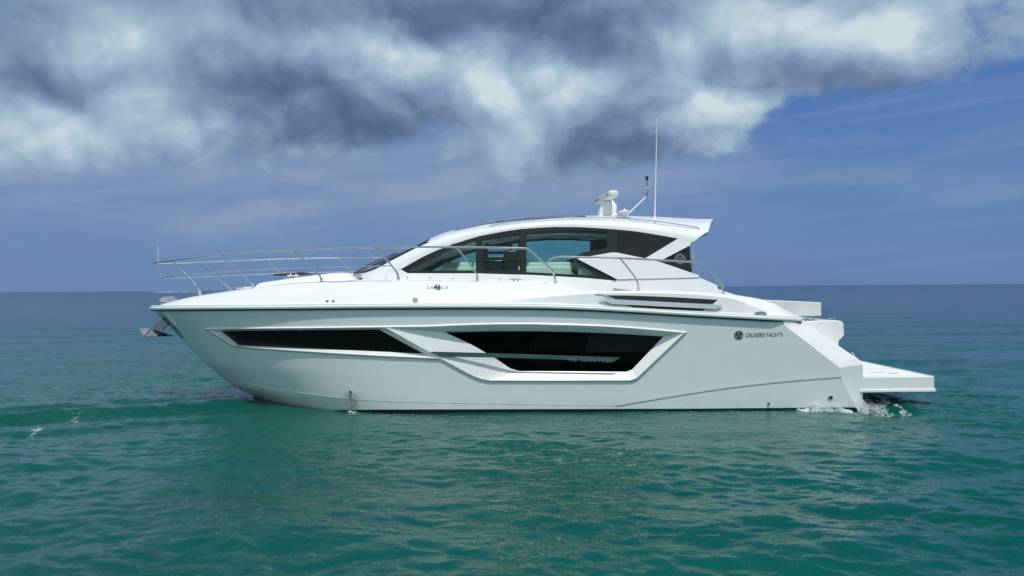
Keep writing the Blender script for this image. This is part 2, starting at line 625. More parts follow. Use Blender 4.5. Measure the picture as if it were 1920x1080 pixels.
def text_mesh(body, size, bold=0.0, spacing=1.0):
    cu = bpy.data.curves.new('lettering_outline', 'FONT')
    cu.body = body
    cu.size = size
    cu.offset = bold
    cu.space_character = spacing
    cu.align_x = 'LEFT'
    cu.resolution_u = 3
    ob = bpy.data.objects.new('lettering_outline', cu)
    col.objects.link(ob)
    dg = bpy.context.evaluated_depsgraph_get()
    me = bpy.data.meshes.new_from_object(ob.evaluated_get(dg))
    V = [v.co.copy() for v in me.vertices]
    F = [tuple(p.vertices) for p in me.polygons]
    bpy.data.objects.remove(ob)
    bpy.data.curves.remove(cu)
    bpy.data.meshes.remove(me)
    return V, F


def lettering(name, body, px0, py0, px1, py1, cap_px, fn, mat, parent, off=0.004, bold=0.0, side=-1):
    """text whose baseline runs from pixel (px0,py0) to (px1,py1) on the surface y=side*fn, cap height cap_px pixels.
    Mirrored for the far side so that it reads properly there."""
    V, F = text_mesh(body, 1.0, bold)
    x0, x1 = min(v.x for v in V), max(v.x for v in V)
    y1 = max(v.y for v in V)
    a, b = solve(px0, py0, fn), solve(px1, py1, fn)
    h = (solve(px0, py0 - cap_px, fn) - a).length / y1
    top = solve((px0 + px1) / 2, (py0 + py1) / 2 - cap_px, fn)
    bot = solve((px0 + px1) / 2, (py0 + py1) / 2, fn)
    shx, shz = (top.x - bot.x) / y1, (top.z - bot.z) / y1
    out = []
    for v in V:
        t = (v.x - x0) / (x1 - x0)
        if side > 0:
            t = 1 - t
        X, Z = a.x + (b.x - a.x) * t + v.y * shx, a.z + (b.z - a.z) * t + v.y * shz
        out.append((X, side * (fn(X, Z) + off), Z))
    return link(name, out, F, mat, parent)


def tag(o, label=None, cat=None, kind=None, group=None):
    for k, v in (('label', label), ('category', cat), ('kind', kind), ('group', group)):
        if v:
            o[k] = v
    return o


# ------------------------------------------------------------------ water
SEA = -0.058                       # still-water level
WAVES = []
_rng = np.random.RandomState(11)
for lam, slope, cnt in ((6.5, 0.018, 5), (3.4, 0.026, 8), (1.9, 0.042, 12), (1.05, 0.062, 18), (0.62, 0.09, 24), (0.36, 0.12, 30), (0.21, 0.13, 34), (0.13, 0.09, 30)):
    for i in range(cnt):
        l = lam * _rng.uniform(0.75, 1.35)
        th = _rng.normal(R(76), R(33))
        WAVES.append((l, slope * l / (2 * math.pi) * math.sqrt(2.0 / cnt), math.cos(th), math.sin(th), _rng.uniform(0, 6.28)))


def wave_height(X, Y, D):
    H = np.zeros_like(X) + SEA
    # smoother water in the lee of the hull
    lee = np.exp(-np.clip((-2.0 - Y) / 2.6, 0, 9) ** 2) * np.clip((Y + 12) / 3, 0, 1) / (1 + np.exp(-(X + 5.5) * 1.5)) / (1 + np.exp((X - 7.0) * 1.2)) * (Y < 4)
    calm = 1 - 0.66 * lee
    # gusty patches: amplitude varies over the surface
    gust = 0.75 + 0.25 * np.sin(0.55 * X + 0.9 * np.sin(0.31 * Y + 1.0)) * np.sin(0.7 * Y + 0.8 * np.sin(0.4 * X))
    for l, a, cx, cy, ph in WAVES:
        w = np.clip((l / D - 2.2) / 1.8, 0, 1)
        if w.max() <= 0:
            continue
        p = 2 * math.pi / l * (cx * X + cy * Y + 0.12 * l * np.sin(1.3 / l * (cy * X - cx * Y) + ph * 3)) + ph
        s = np.sin(p)
        H += w * a * (s + 0.22 * np.cos(2 * p)) * (gust * calm if l < 1.5 else 0.4 + 0.6 * calm)
    # bow wave: two low ridges running out from the stem towards the left
    for (x0, y0, ang, amp, wd) in ((-5.1, -0.6, R(200), 0.11, 0.24), (-5.0, -0.5, R(188), 0.05, 0.20), (-4.4, -1.7, R(205), 0.045, 0.22), (-5.4, -0.1, R(178), 0.04, 0.25)):
        dx, dy = math.cos(ang), math.sin(ang)
        s = (X - x0) * dx + (Y - y0) * dy
        t = -(X - x0) * dy + (Y - y0) * dx
        t = t - 0.12 * np.sin(0.9 * s + x0) - 0.04 * np.sin(2.9 * s + 1)
        e = np.clip(s / 0.6, 0, 1) * np.clip((9.5 - s) / 4, 0, 1)
        H += amp * e * (np.exp(-(t / wd) ** 2) - 0.5 * np.exp(-((t - 0.42) / 0.3) ** 2))
    # calm against the hull
    # hump and trough behind the stern
    H += 0.13 * np.exp(-(((X - 7.1) / 0.75) ** 2 + ((Y + 0.6) / 0.9) ** 2)) - 0.06 * np.exp(-(((X - 6.6) / 0.6) ** 2 + ((Y + 2.0) / 0.5) ** 2))
    return H


def axis(lo, hi, step, grow, end):
    a = list(np.arange(lo, hi + 1e-6, step))
    s, x = step, a[-1]
    while x < end:
        s *= grow
        x += s
        a.append(x)
    s, x = step, a[0]
    left = []
    while x > -end:
        s *= grow
        x -= s
        left.append(x)
    return np.array(left[::-1] + a)


def build_water():
    xs = axis(-8.5, 9.0, 0.042, 1.12, 24000)
    ys0 = np.concatenate([np.arange(-10.4, -1.5, 0.032), np.arange(-1.5, 8.0, 0.07)])
    s, y, far = 0.07, ys0[-1], []
    while y < 24000:
        s *= 1.07
        y += s
        far.append(y)
    s, y, near = 0.05, ys0[0], []
    while y > -400:
        s *= 1.25
        y -= s
        near.append(y)
    ys = np.array(near[::-1] + list(ys0) + far)
    X, Y = np.meshgrid(xs, ys)
    DX = np.gradient(xs)[None, :].repeat(len(ys), 0)
    DY = np.gradient(ys)[:, None].repeat(len(xs), 1)
    H = wave_height(X, Y, 0.5 * (DX + DY))
    V = np.stack([X, Y, H], -1).reshape(-1, 3)
    nx, ny = len(xs), len(ys)
    idx = np.arange(nx * ny).reshape(ny, nx)
    Q = np.stack([idx[:-1, :-1], idx[:-1, 1:], idx[1:, 1:], idx[1:, :-1]], -1).reshape(-1, 4)
    me = bpy.data.meshes.new('water')
    me.vertices.add(len(V))
    me.vertices.foreach_set('co', V.ravel())
    me.loops.add(Q.size)
    me.loops.foreach_set('vertex_index', Q.ravel())
    me.polygons.add(len(Q))
    me.polygons.foreach_set('loop_start', np.arange(0, Q.size, 4))
    me.polygons.foreach_set('use_smooth', np.ones(len(Q), bool))
    me.update()
    me.validate()
    m, b, out = new_mat('sea_water')
    geo = b.n('ShaderNodeNewGeometry').outputs['Position']
    p = b.n('ShaderNodeBsdfPrincipled')
    sp = b.n('ShaderNodeSeparateXYZ')
    b.put(sp.inputs[0], geo)
    flat = b.vec('MULTIPLY', geo, (1, 1, 0))
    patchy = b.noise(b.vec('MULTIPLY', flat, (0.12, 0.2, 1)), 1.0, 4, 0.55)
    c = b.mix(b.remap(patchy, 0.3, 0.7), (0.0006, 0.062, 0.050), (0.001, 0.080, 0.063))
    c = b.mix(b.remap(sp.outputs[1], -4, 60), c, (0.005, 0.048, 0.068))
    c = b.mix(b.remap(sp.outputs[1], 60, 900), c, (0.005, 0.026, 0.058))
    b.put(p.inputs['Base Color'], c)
    p.inputs['Roughness'].default_value = 0.015
    p.inputs['IOR'].default_value = 1.333
    # ripples the mesh is too coarse for
    n1 = b.noise(b.vec('MULTIPLY', flat, (0.75, 1.35, 1)), 8.0, 3, 0.5, 0.6)
    n2 = b.noise(b.vec('MULTIPLY', flat, (0.6, 1.5, 1)), 1.3, 4, 0.6, 0.8)
    n3 = b.noise(b.vec('MULTIPLY', flat, (0.35, 1.2, 1)), 0.33, 4, 0.6, 0.5)
    farf = b.remap(sp.outputs[1], 2, 30, 0, 1)
    h = b.math('ADD', b.math('MULTIPLY', n1, b.remap(sp.outputs[1], -6, 6, 0.014, 0.05)), b.math('MULTIPLY', b.math('MULTIPLY', n2, 0.42), farf))
    h = b.math('ADD', h, b.math('MULTIPLY', b.math('MULTIPLY', n3, b.remap(sp.outputs[1], 30, 300, 1.9, 4.0)), b.remap(sp.outputs[1], 15, 150)))
    bp = b.n('ShaderNodeBump')
    bp.inputs['Strength'].default_value = 1.0
    bp.inputs['Distance'].default_value = 1.0
    b.put(bp.inputs['Height'], h)
    m.node_tree.links.new(bp.outputs[0], p.inputs['Normal'])
    m.node_tree.links.new(p.outputs[0], out.inputs[0])
    me.materials.append(m)
    o = bpy.data.objects.new('water', me)
    col.objects.link(o)
    return tag(o, kind='structure', label='green and blue rippled sea around the white yacht')


build_water()

# ------------------------------------------------------------------ yacht: hull form
stem_px = [(286, 579), (330, 625), (380, 678), (430, 720), (480, 746), (530, 765), (600, 785)]
_st = [pj(a, b, 0.0) for a, b in stem_px]
STEM_Z = [p.z for p in _st][::-1]
STEM_X = [p.x for p in _st][::-1]
XBOW = _st[0].x


def stem_x(z):
    return itp(z, STEM_Z, STEM_X)


def beam(X):
    s = min(1, max(0, (X - XBOW) / (-0.8 - XBOW)))
    return (2.15 - 0.10 * smooth01((X - 1) / 5)) * (1 - (1 - s) ** 2.4) ** 0.8


rail_px = [(286, 579), (300, 579), (340, 578.6), (400, 578), (550, 577), (720, 575.5), (960, 575.5), (1080, 578), (1180, 583), (1280, 589), (1380, 594.5), (1480, 600), (1507, 602), (1640, 610)]


def curve_table(pix, half):
    """pixel curve lying on y=-half(X): returns X and Z tables"""
    P = [solve(a, b, lambda x, z: half(x)) for a, b in pix]
    P.sort(key=lambda p: p.x)
    return [p.x for p in P], [p.z for p in P]


_rt = curve_table(catmull(rail_px, 6), beam)


XA, XB = solve(1458, 600, lambda x, z: beam(x)).x, solve(1507, 602, lambda x, z: beam(x)).x


def dbeam(X):
    """half breadth of the deck moulding: the hull's, drawn in over the last half metre"""
    return beam(X) - 0.21 * min(1, max(0, (X - XA) / (XB - XA)))


def rail_z(X):
    return itp(X, *_rt)


def hb(X, z):
    """half breadth of the topsides"""
    zr = rail_z(X)
    t = max(0.0, (zr - z) / zr)
    xs = stem_x(z)
    s = min(1.0, max(0.0, (X - xs) / (-0.8 - xs)))
    tt = min(t, 1.0)
    w = (2.15 - 0.10 * smooth01((X - 1) / 5)) * (1 - 0.085 * t)
    w *= (1 - (1 - s) ** (2.4 + 0.25 * tt)) ** (0.8 + 0.2 * tt)
    if t > 1:
        w *= 1 - 0.9 * max(0.0, t - 1.09)
    return w


def hull_normal(X, z, side=-1):
    e = 0.004
    xx = max(X, stem_x(z) + 0.02)
    gx = (hb(xx + e, z) - hb(xx - e, z)) / (2 * e)
    gz = (hb(xx, z + e) - hb(xx, z - e)) / (2 * e)
    return Vector((-gx, side, -gz)).normalized()


def hpt(px, py):
    return solve(px, py, hb)


yacht = bpy.data.objects.new('yacht', None)
col.objects.link(yacht)
tag(yacht, 'sleek white motor yacht with black hull windows and steel bow rail on the sea', 'yacht')

outlet_p = hpt(657, 735)
M['hull'] = hull_material(outlet_p)

# recess outlines, pixels
TOP = [(1283, 624), (1230, 619), (1180, 615), (1130, 612), (1080, 610), (1000, 608), (930, 608), (860, 610), (800, 612.5), (722, 613.5)]
TOPF = [(722, 613.5), (600, 615), (500, 616), (387, 617)]
LOWF = [(387, 617), (437, 649), (480, 652.5), (560, 658), (640, 663), (720, 667.5), (826, 672)]
LOWA = [(826, 672), (881, 702), (900, 710), (917, 713), (1182, 713), (1194, 709), (1283, 624)]
W1 = [(415, 621), (447, 646.5), (480, 648.5), (560, 652.5), (640, 656), (720, 659.5), (794, 663), (711, 618), (600, 618.8), (500, 620)]
W2 = [(834, 623), (884, 646), (929, 672), (957, 691), (974, 696), (1174, 697), (1185, 693), (1244, 631), (1180, 627), (1130, 624.5), (1080, 622.5), (1000, 621), (930, 621)]
OUT_PX = LOWF + LOWA[1:] + TOP[1:] + TOPF[1:-1]


def xz(pix, step=14, closed=True):
    return [(p.x, p.z) for p in (hpt(a, b) for a, b in densify(pix, step, closed))]


def offset_poly(poly, d):
    n = len(poly)
    area = sum(poly[i - 1][0] * poly[i][1] - poly[i][0] * poly[i - 1][1] for i in range(n))
    sg = 1 if area > 0 else -1
    out = []
    for i in range(n):
        a, b, c = np.array(poly[i - 1]), np.array(poly[i]), np.array(poly[(i + 1) % n])
        e1, e2 = b - a, c - b
        e1, e2 = e1 / (np.linalg.norm(e1) + 1e-9), e2 / (np.linalg.norm(e2) + 1e-9)
        n1, n2 = np.array((e1[1], -e1[0])) * sg, np.array((e2[1], -e2[0])) * sg
        m = n1 + n2
        m = m / (np.linalg.norm(m) + 1e-9)
        k = d / max(0.45, float(m.dot(n1)))
        out.append(tuple(b + m * k))
    return out


UNION = xz(OUT_PX)
UNION_OUT = offset_poly(UNION, 0.030)

BOOT_PX = [(600, 771), (640, 769), (700, 768), (830, 767.5), (1000, 767), (1300, 766.2), (1500, 764.4), (1620, 763.5)]
AFT_PX = [(1467, 600), (1467, 607), (1500, 632), (1540, 663), (1575, 690), (1577, 708), (1590, 735), (1606, 765), (1609, 775)]


def build_hull():
    aft = [(p.x, p.z) for p in (hpt(a, b) for a, b in densify(AFT_PX, 14))]
    aft.append((aft[-1][0], -0.45))
    zb = -0.45
    top = []
    Xs = [XBOW] + [XBOW + d for d in (0.006, 0.02, 0.05, 0.09, 0.15, 0.22, 0.32, 0.45, 0.6, 0.8)] + list(np.arange(XBOW + 1.0, aft[0][0] - 0.02, 0.2))
    top = [(x, rail_z(x)) for x in Xs]
    stem = [(stem_x(z), z) for z in np.arange(zb, rail_z(XBOW) - 0.03, 0.06)]
    bot = [(x, zb) for x in np.arange(aft[-1][0] - 0.25, stem[0][0] + 0.1, -0.25)]
    outline = top + aft + bot + stem
    inner = []
    rows = 26
    for j in range(1, rows):
        f = j / rows
        for i in range(90):
            # distance from the stem, finer in front
            d = 0.008 * (1.32 ** i) if i < 12 else 0.008 * 1.32 ** 12 + (i - 12) * 0.17
            zt = 1.9
            z = zb + (zt - zb) * f
            inner.append((stem_x(z) + d, z))
    boot = xz(BOOT_PX, 20, False)
    boot = [p for p in boot if in_poly(p[0], p[1], outline)]
    hull_hole = UNION_OUT
    vs, fs = cdt(outline, [hull_hole], [boot], inner)
    bx, bz = [p[0] for p in boot], [p[1] for p in boot]
    mi = []
    for f in fs:
        cx = sum(vs[i].x for i in f) / 3
        cz = sum(vs[i].y for i in f) / 3
        mi.append(1 if cx > bx[0] and cz < itp(cx, bx, bz) else 0)
    V, F, N, MI = [], [], [], []
    for side in (-1, 1):
        k = len(V)
        for v in vs:
            V.append((v.x, side * hb(v.x, v.y), v.y))
            N.append(hull_normal(v.x, v.y, side))
        for f in fs:
            a, b, c = (Vector(V[i + k]) for i in f)
            nn = (b - a).cross(c - a)
            f2 = tuple(i + k for i in f)
            if nn.y * side < 0:
                f2 = f2[::-1]
            F.append(f2)
        MI += mi
    # bottom closing strip and the bevelled quarters with the transom between them
    k = len(V)
    hull = link('hull', V, F, [M['hull'], M['bottom']], yacht, MI, normals=N)
    A = [Vector((x, -hb(x, z), z)) for x, z in aft[:-1]]
    INN = [(1507, 599), (1507, 604), (1545, 629), (1582, 655), (1600, 667), (1612, 675), (1618, 684), (1618, 706), (1618, 735), (1618, 766), (1616, 778)]
    inn = []
    for a, b in densify(INN, 10):
        inn.append(solve(a, b, lambda x, z: hb(x, z) - 0.24))
    # match by arc length
    def resample(P, n):
        d = [0]
        for i in range(1, len(P)):
            d.append(d[-1] + (Vector(P[i]) - Vector(P[i - 1])).length)
        return [Vector([itp(t * d[-1], d, [p[c] for p in P]) for c in range(3)]) for t in np.linspace(0, 1, n)]
    # split at the knuckle so the creases meet
    ka = min(range(len(A)), key=lambda i: (A[i] - hpt(1575, 690)).length)
    kb = min(range(len(inn)), key=lambda i: (inn[i] - solve(1618, 684, lambda x, z: hb(x, z) - 0.24)).length)
    A1, A2 = resample(A[:ka + 1], 14), resample(A[ka:], 10)
    B1, B2 = resample(inn[:kb + 1], 14), resample(inn[kb:], 10)
    mb = MB()
    for P, Q in ((A1, B1), (A2, B2)):
        mid = [p.lerp(q, 0.5) + Vector((0.0, -0.006, 0.006)) for p, q in zip(P, Q)]
        mb.grid([P, mid, Q])
    mb.mirror()
    full = B1 + B2[1:]
    mb.grid([full, [Vector((p.x, -p.y, p.z)) for p in full]])
    mb.build('stern_quarter', M['gelcoat'], hull, smooth=25)
    return hull


hull = build_hull()


# recess faces: raised lip, then faces sloping in to the glass
def loop3(poly, off):
    return [Vector((x, -(hb(x, z) + off), z)) for x, z in poly]


def resample_seg(pix, n):
    d = [0]
    for i in range(1, len(pix)):
        d.append(d[-1] + math.hypot(pix[i][0] - pix[i - 1][0], pix[i][1] - pix[i - 1][1]))
    return [(itp(t * d[-1], d, [p[0] for p in pix]), itp(t * d[-1], d, [p[1] for p in pix])) for t in np.linspace(0, 1, n)]


def to3(pix, off):
    o = []
    for a, b in pix:
        p = solve(a, b, lambda x, z: hb(x, z) + off)
        o.append(p)
    return o


LIP = 0.028
DEEP = -0.10


def build_recess():
    mb = MB()
    n = len(UNION)
    outer = loop3(UNION_OUT, -0.002)
    shoulder = loop3(offset_poly(UNION, 0.010), LIP * 0.9)
    crest = loop3(UNION, LIP)
    for rows in ((outer, shoulder), (shoulder, crest)):
        mb.grid([list(rows[0]), list(rows[1])], closed=True)
    # forward recess: (outer pixels, inner pixels) segment by segment
    segA = [(LOWF[:2], [W1[0], W1[1]], 6), (LOWF[1:], W1[1:7], 24), ([(826, 672), (722, 613.5)], [W1[6], W1[7]], 10), (TOPF, [W1[7], W1[8], W1[9], W1[0]], 24)]
    segB = [([(722, 613.5), (826, 672)], [W2[0], W2[1], (905, 658)], 10), (LOWA[:4], [(905, 658), W2[2], W2[3], (974, 696)], 14), ([(917, 713), (1182, 713)], [W2[4], W2[5]], 16),
            ([(1182, 713), (1194, 709)], [W2[5], W2[6]], 4), ([(1194, 709), (1283, 624)], [W2[6], W2[7]], 10), (TOP, W2[7:] + [W2[0]], 30)]
    for seg in segA + segB:
        o, i, k = seg
        mb.grid([to3(resample_seg(o, k), LIP), to3(resample_seg(i, k), DEEP)])
    near = mb
    V0 = list(near.v)
    s = near.build('window_surround', M['gelcoat'], hull, smooth=22)
    far = MB()
    far.add([(x, -y, z) for x, y, z in V0], near.f)
    far.build('window_surround', M['gelcoat'], hull, smooth=22)
    for side in (-1, 1):
        V, F = patch(W1, hb, DEEP, side=side)
        link('hull_window', V, F, M['hull_glass'], hull, smooth=True)
        V, F = patch(W2, hb, DEEP, side=side)
        link('hull_window', V, F, M['smoke_glass'], hull, smooth=True)
    # cabin blinds seen through the aft pane, and a dark cabin lining behind
    for q in ([(993, 632), (1130, 632), (1130, 655), (993, 655)], [(998, 671), (1125, 672), (1125, 680), (998, 679)], [(1152, 636), (1235, 636), (1190, 680), (1152, 680)]):
        V, F = patch(q, hb, DEEP - 0.14, thick=0.01)
        o = link('window_blind', V, F, M['blind'], hull)
    mb = MB()
    fr = [hpt(996, 662), hpt(1128, 662.5), hpt(1128, 681), hpt(996, 681)]
    fr = [Vector((p.x, p.y + 0.2, p.z)) for p in fr]
    mb.tube(fr, 0.004, 6, closed=True)
    mb.build('picture_frame', M['brushed'], hull, smooth=40)
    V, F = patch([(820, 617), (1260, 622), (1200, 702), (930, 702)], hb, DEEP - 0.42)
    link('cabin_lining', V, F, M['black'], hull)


build_recess()

# steel blade across the window
BL = [(806, 660), (818, 659.4), (960, 663), (1163, 670), (1152, 678), (960, 671), (826, 668.6)]


def build_blade(pix, off, thick, name, parent, mat, fn=hb):
    for side in (-1, 1):
        V, F = patch(pix, fn, off, thick=thick, side=side, step=0.4)
        link(name, V, F, mat, parent)


build_blade(BL, 0.035, 0.012, 'trim_blade', hull, M['blade'])
lettering('blade_number', '46', 1064, 676.6, 1081, 677.1, 7.0, hb, M['pale_letter'], hull, off=0.0395, bold=-0.004)
lettering('blade_lettering', 'CANTIUS', 1089, 677.3, 1146, 679, 7.0, hb, M['pale_letter'], hull, off=0.0395, bold=-0.004)
lettering('blade_number', '46', 1064, 676.6, 1081, 677.1, 7.0, hb, M['pale_letter'], hull, off=0.0395, bold=-0.004, side=1)
lettering('blade_lettering', 'CANTIUS', 1089, 677.3, 1146, 679, 7.0, hb, M['pale_letter'], hull, off=0.0395, bold=-0.004, side=1)


# strips that run along the hull
def strip(pix, prof, name, mat, parent, fn=hb, step=14, smooth=30):
    """prof: list of (out, dz) swept along the pixel curve; both sides of the hull"""
    P = [solve(a, b, fn) for a, b in densify(catmull(pix, 4), step)]
    for s in (-1, 1):
        mb = MB()
        mb.grid([[Vector((p.x, s * (fn(p.x, p.z) + o), p.z + dz)) for o, dz in prof] for p in P])
        mb.build(name, mat, parent, smooth=smooth)


strip([(462, 718), (510, 728), (560, 735.5), (660, 748), (760, 753.5), (900, 756.5), (1156, 761)], [(-0.001, 0.06), (0.004, 0.0), (0.002, -0.006), (-0.004, -0.010)], 'spray_rail', M['hull'], hull)
strip([(1156, 761), (1200, 753), (1300, 736.5), (1380, 725), (1480, 714), (1577, 706.5)], [(-0.001, 0.14), (0.011, 0.0), (0.008, -0.008), (-0.003, -0.020)], 'spray_rail', M['hull'], hull)


# rub rail all round the sheer
def build_rub_rail():
    Xs = [XBOW + d for d in (0.0, 0.004, 0.015, 0.04, 0.08, 0.14, 0.22, 0.32, 0.45)] + list(np.arange(XBOW + 0.6, solve(1509, 602, lambda x, z: dbeam(x)).x, 0.15))
    prof = [(-0.01, -0.022), (0.053, -0.018), (0.060, -0.006), (0.060, 0.022), (0.050, 0.030), (0.034, 0.033), (0.034, 0.058), (0.022, 0.066), (-0.03, 0.070)]
    gas = [(-0.01, -0.047), (0.024, -0.044), (0.034, -0.036), (0.036, -0.020), (-0.01, -0.020)]
    for nm, pr, mt in (('rub_rail', prof, M['gelcoat']), ('rub_rail_gasket', gas, M['black'])):
        mb = MB()
        path = []
        for x in Xs:
            e = 0.01
            dx = (dbeam(x + e) - dbeam(max(XBOW, x - e))) / (2 * e if x - e > XBOW else e + (x - XBOW))
            n = Vector((-dx, -1, 0)).normalized()
            path.append((x, dbeam(x), n))
        rows = []
        for x, w, n in path:
            rows.append([Vector((x, -w, rail_z(x) + dz)) + n * o for o, dz in pr])
        rows2 = [[Vector((p.x, -p.y, p.z)) for p in r] for r in rows]
        mb.grid(rows2[::-1] + rows)
        # end caps
        for r in (rows[-1], rows2[-1]):
            mb.add(r, [tuple(range(len(r)))])
        mb.build(nm, mt, hull, smooth=35)


build_rub_rail()

# emblem and name
for side in (-1, 1):
    mb = MB()
    c = hpt(1385, 628.5)
    rr = 0.078
    ring = lambda r0, r1, off, n=32: ([(c.x + r * math.cos(2 * math.pi * k / n), r * math.sin(2 * math.pi * k / n) + c.z) for r in (r0, r1) for k in range(n)], n)

    def flat(pts):
        return [(x, side * (hb(x, z) + 0.005), z) for x, z in pts]
    for r0, r1 in ((rr * 0.80, rr), (rr * 0.58, rr * 0.70)):
        p, n = ring(r0, r1, 0)
        mb.add(flat(p), [(k, (k + 1) % n, n + (k + 1) % n, n + k) for k in range(n)])
    for a in (90, 210, 330):          # three swept blades
        pts = []
        for t, wdt in ((0.08, 0.20), (0.40, 0.30), (0.72, 0.16)):
            aa = R(a + 180 + 14 * t)
            pts.append((c.x + rr * (t * math.cos(aa) - wdt * math.sin(aa)), c.z + rr * (t * math.sin(aa) + wdt * math.cos(aa))))
        for t, wdt in ((0.72, 0.16), (0.40, 0.30), (0.08, 0.20)):
            aa = R(a + 180 + 14 * t)
            pts.append((c.x + rr * (t * math.cos(aa) + wdt * math.sin(aa)), c.z + rr * (t * math.sin(aa) - wdt * math.cos(aa))))
        mb.add(flat(pts), [(0, 1, 4, 5), (1, 2, 3, 4)])
    mb.build('emblem', M['letter'], hull, fixn=False)
    lettering('name_lettering', 'CRUISERS YACHTS', 1397.5, 632.3, 1467.5, 631.0, 7.6, hb, M['letter'], hull, bold=0.002, side=side)

# through-hull fittings
for a, b, r, deep in ((1557, 746, 0.040, True), (1441, 757, 0.024, True), (657, 735, 0.026, False)):
    p = hpt(a, b)
    for s in (-1, 1):
        y = s * hb(p.x, p.z)
        mb = MB()
        mb.lathe([(r, 0.03), (r * 1.15, 0.0), (r * 1.15, s * 0.012), (r * 0.95, s * 0.02), (r * 0.72, s * 0.018), (r * 0.7, s * 0.004)], (p.x, y, p.z), 'Y', 16)
        o = mb.build('drain_outlet', M['steel'], hull, smooth=40)
        d = MB().lathe([(r * 0.72, s * 0.008), (r * 0.71, s * 0.012)], (p.x, y, p.z), 'Y', 14)
        d.build('drain_bore', M['black'], hull)

# steel stem plate behind the anchor
mb = MB()
rows = []
for a, b in ((297, 590), (312, 606), (326, 620), (340, 634)):
    p0 = pj(a, b, 0)
    r_ = []
    for d in (0.0, 0.03, 0.09, 0.17, 0.26):
        x = stem_x(p0.z) + d * (1.0 if a < 330 else 0.6)
        r_.append(Vector((x - 0.004, -(hb(x, p0.z) + 0.006), p0.z)))
    rows.append([Vector((q.x, -q.y, q.z)) for q in r_[:0:-1]] + r_)
mb.grid(rows)
mb.build('stem_plate', M['steel'], hull, smooth=50)

# ------------------------------------------------------------------ deck moulding
shoulder_px = [(288, 577), (310, 568.5), (340, 561), (375, 554), (435, 545), (475, 540), (540, 531.5), (602, 527.5), (720, 524.5), (860, 526.5), (1000, 528.5), (1060, 532.5), (1112, 546), (1180, 545), (1260, 545.5), (1350, 549.5), (1400, 556.5), (1430, 562), (1460, 573), (1507, 599)]
crease_px = [(288, 577.5), (400, 575), (720, 572), (880, 569), (1000, 558), (1110, 551), (1180, 549.2), (1260, 550.5), (1355, 557), (1400, 569), (1455, 591), (1507, 600.5)]


def inset(X):
    full = itp(X, [XBOW, -5.5, -1.0, 0.6, 1.6, 3.4, 5.3], [0.0, 0.34, 0.42, 0.38, 0.17, 0.15, 0.22])
    return min(full, 0.5 * dbeam(X))


_ct = curve_table(catmull(crease_px, 4), lambda x: dbeam(x) - 0.02)
_sh = curve_table(catmull(shoulder_px, 4), lambda x: dbeam(x) - inset(x))


def shoulder_z(X):
    return itp(X, *_sh)


def build_deck():
    xa = solve(1507, 602, lambda x, z: dbeam(x)).x
    Xs = [XBOW + d for d in (0.0, 0.01, 0.03, 0.07, 0.13, 0.22, 0.34, 0.5)] + list(np.arange(XBOW + 0.7, xa, 0.12)) + [xa]
    mb = MB()
    rows_side, rows_deck = [], []
    for X in Xs:
        B, i = dbeam(X), inset(X)
        zr = rail_z(X) + 0.05
        zk = max(zr + 0.004, itp(X, *_ct))
        zs = max(zk + 0.004, shoulder_z(X))
        y0, y1, y2 = B + 0.01, B - 0.02, B - i
        y0, y1, y2 = max(y0 - 0.01 * (B < 0.02), 0), max(y1, 0), max(y2, 0)
        r = [(y0, zr - 0.01)]
        for t in np.linspace(0, 1, 5):
            r.append((y0 + (y1 - y0) * t, zr + (zk - zr) * t))
        # crowned upper face from crease to shoulder, rounded into the deck
        f = itp(X, [-7, 0.3, 1.6], [1, 1, 0.35])
        for t in np.linspace(0, 1, 9)[1:]:
            yy = y1 + (y2 - y1) * t
            zz = zk + (zs - zk) * (t + f * 0.30 * t * (1 - t) * 2)
            r.append((yy, min(zz, zs + 0.0)))
        y3 = max(y2 - 0.05, 0)
        r.append((y3, zs - 0.004))
        rows_side.append([Vector((X, -y, z)) for y, z in r])
        dz = -0.03 if X < 1 else itp(X, [1, 1.6, 5.3], [-0.03, -0.25, -0.3])
        if X < 2.9:
            rows_deck.append([Vector((X, -y3 * q, zs - 0.006 + dz * smooth01((1 - q) * 8) + 0.03 * (1 - q * q))) for q in np.linspace(1, -1, 17)])
        else:
            pass
    side = MB().grid(rows_side)
    # inner faces of the aft bulwarks
    inner = []
    for r in rows_side:
        p = r[-1]
        if p.x > 1.2:
            inner.append([p, Vector((p.x, p.y + 0.03, 1.0))])
    side.grid(inner)
    side.mirror()
    deck = side.build('deck', M['gelcoat'], yacht, smooth=32)
    MB().grid(rows_deck).build('deck_surface', M['nonskid'], deck, smooth=40)
    # cockpit sole and the bulkhead in front of it
    X0 = rows_deck[-1][0].x
    mb = MB()
    zd = rows_deck[-1][8].z
    mb.add([(X0, -1.75, 1.0), (5.9, -1.7, 1.0), (5.9, 1.7, 1.0), (X0, 1.75, 1.0)], [(0, 1, 2, 3)])
    mb.add([(X0, -1.9, 1.0), (X0, 1.9, 1.0), (X0, 1.9, zd), (X0, -1.9, zd)], [(0, 1, 2, 3)])
    mb.build('cockpit_floor', M['nonskid'], deck)
    return deck


deck = build_deck()


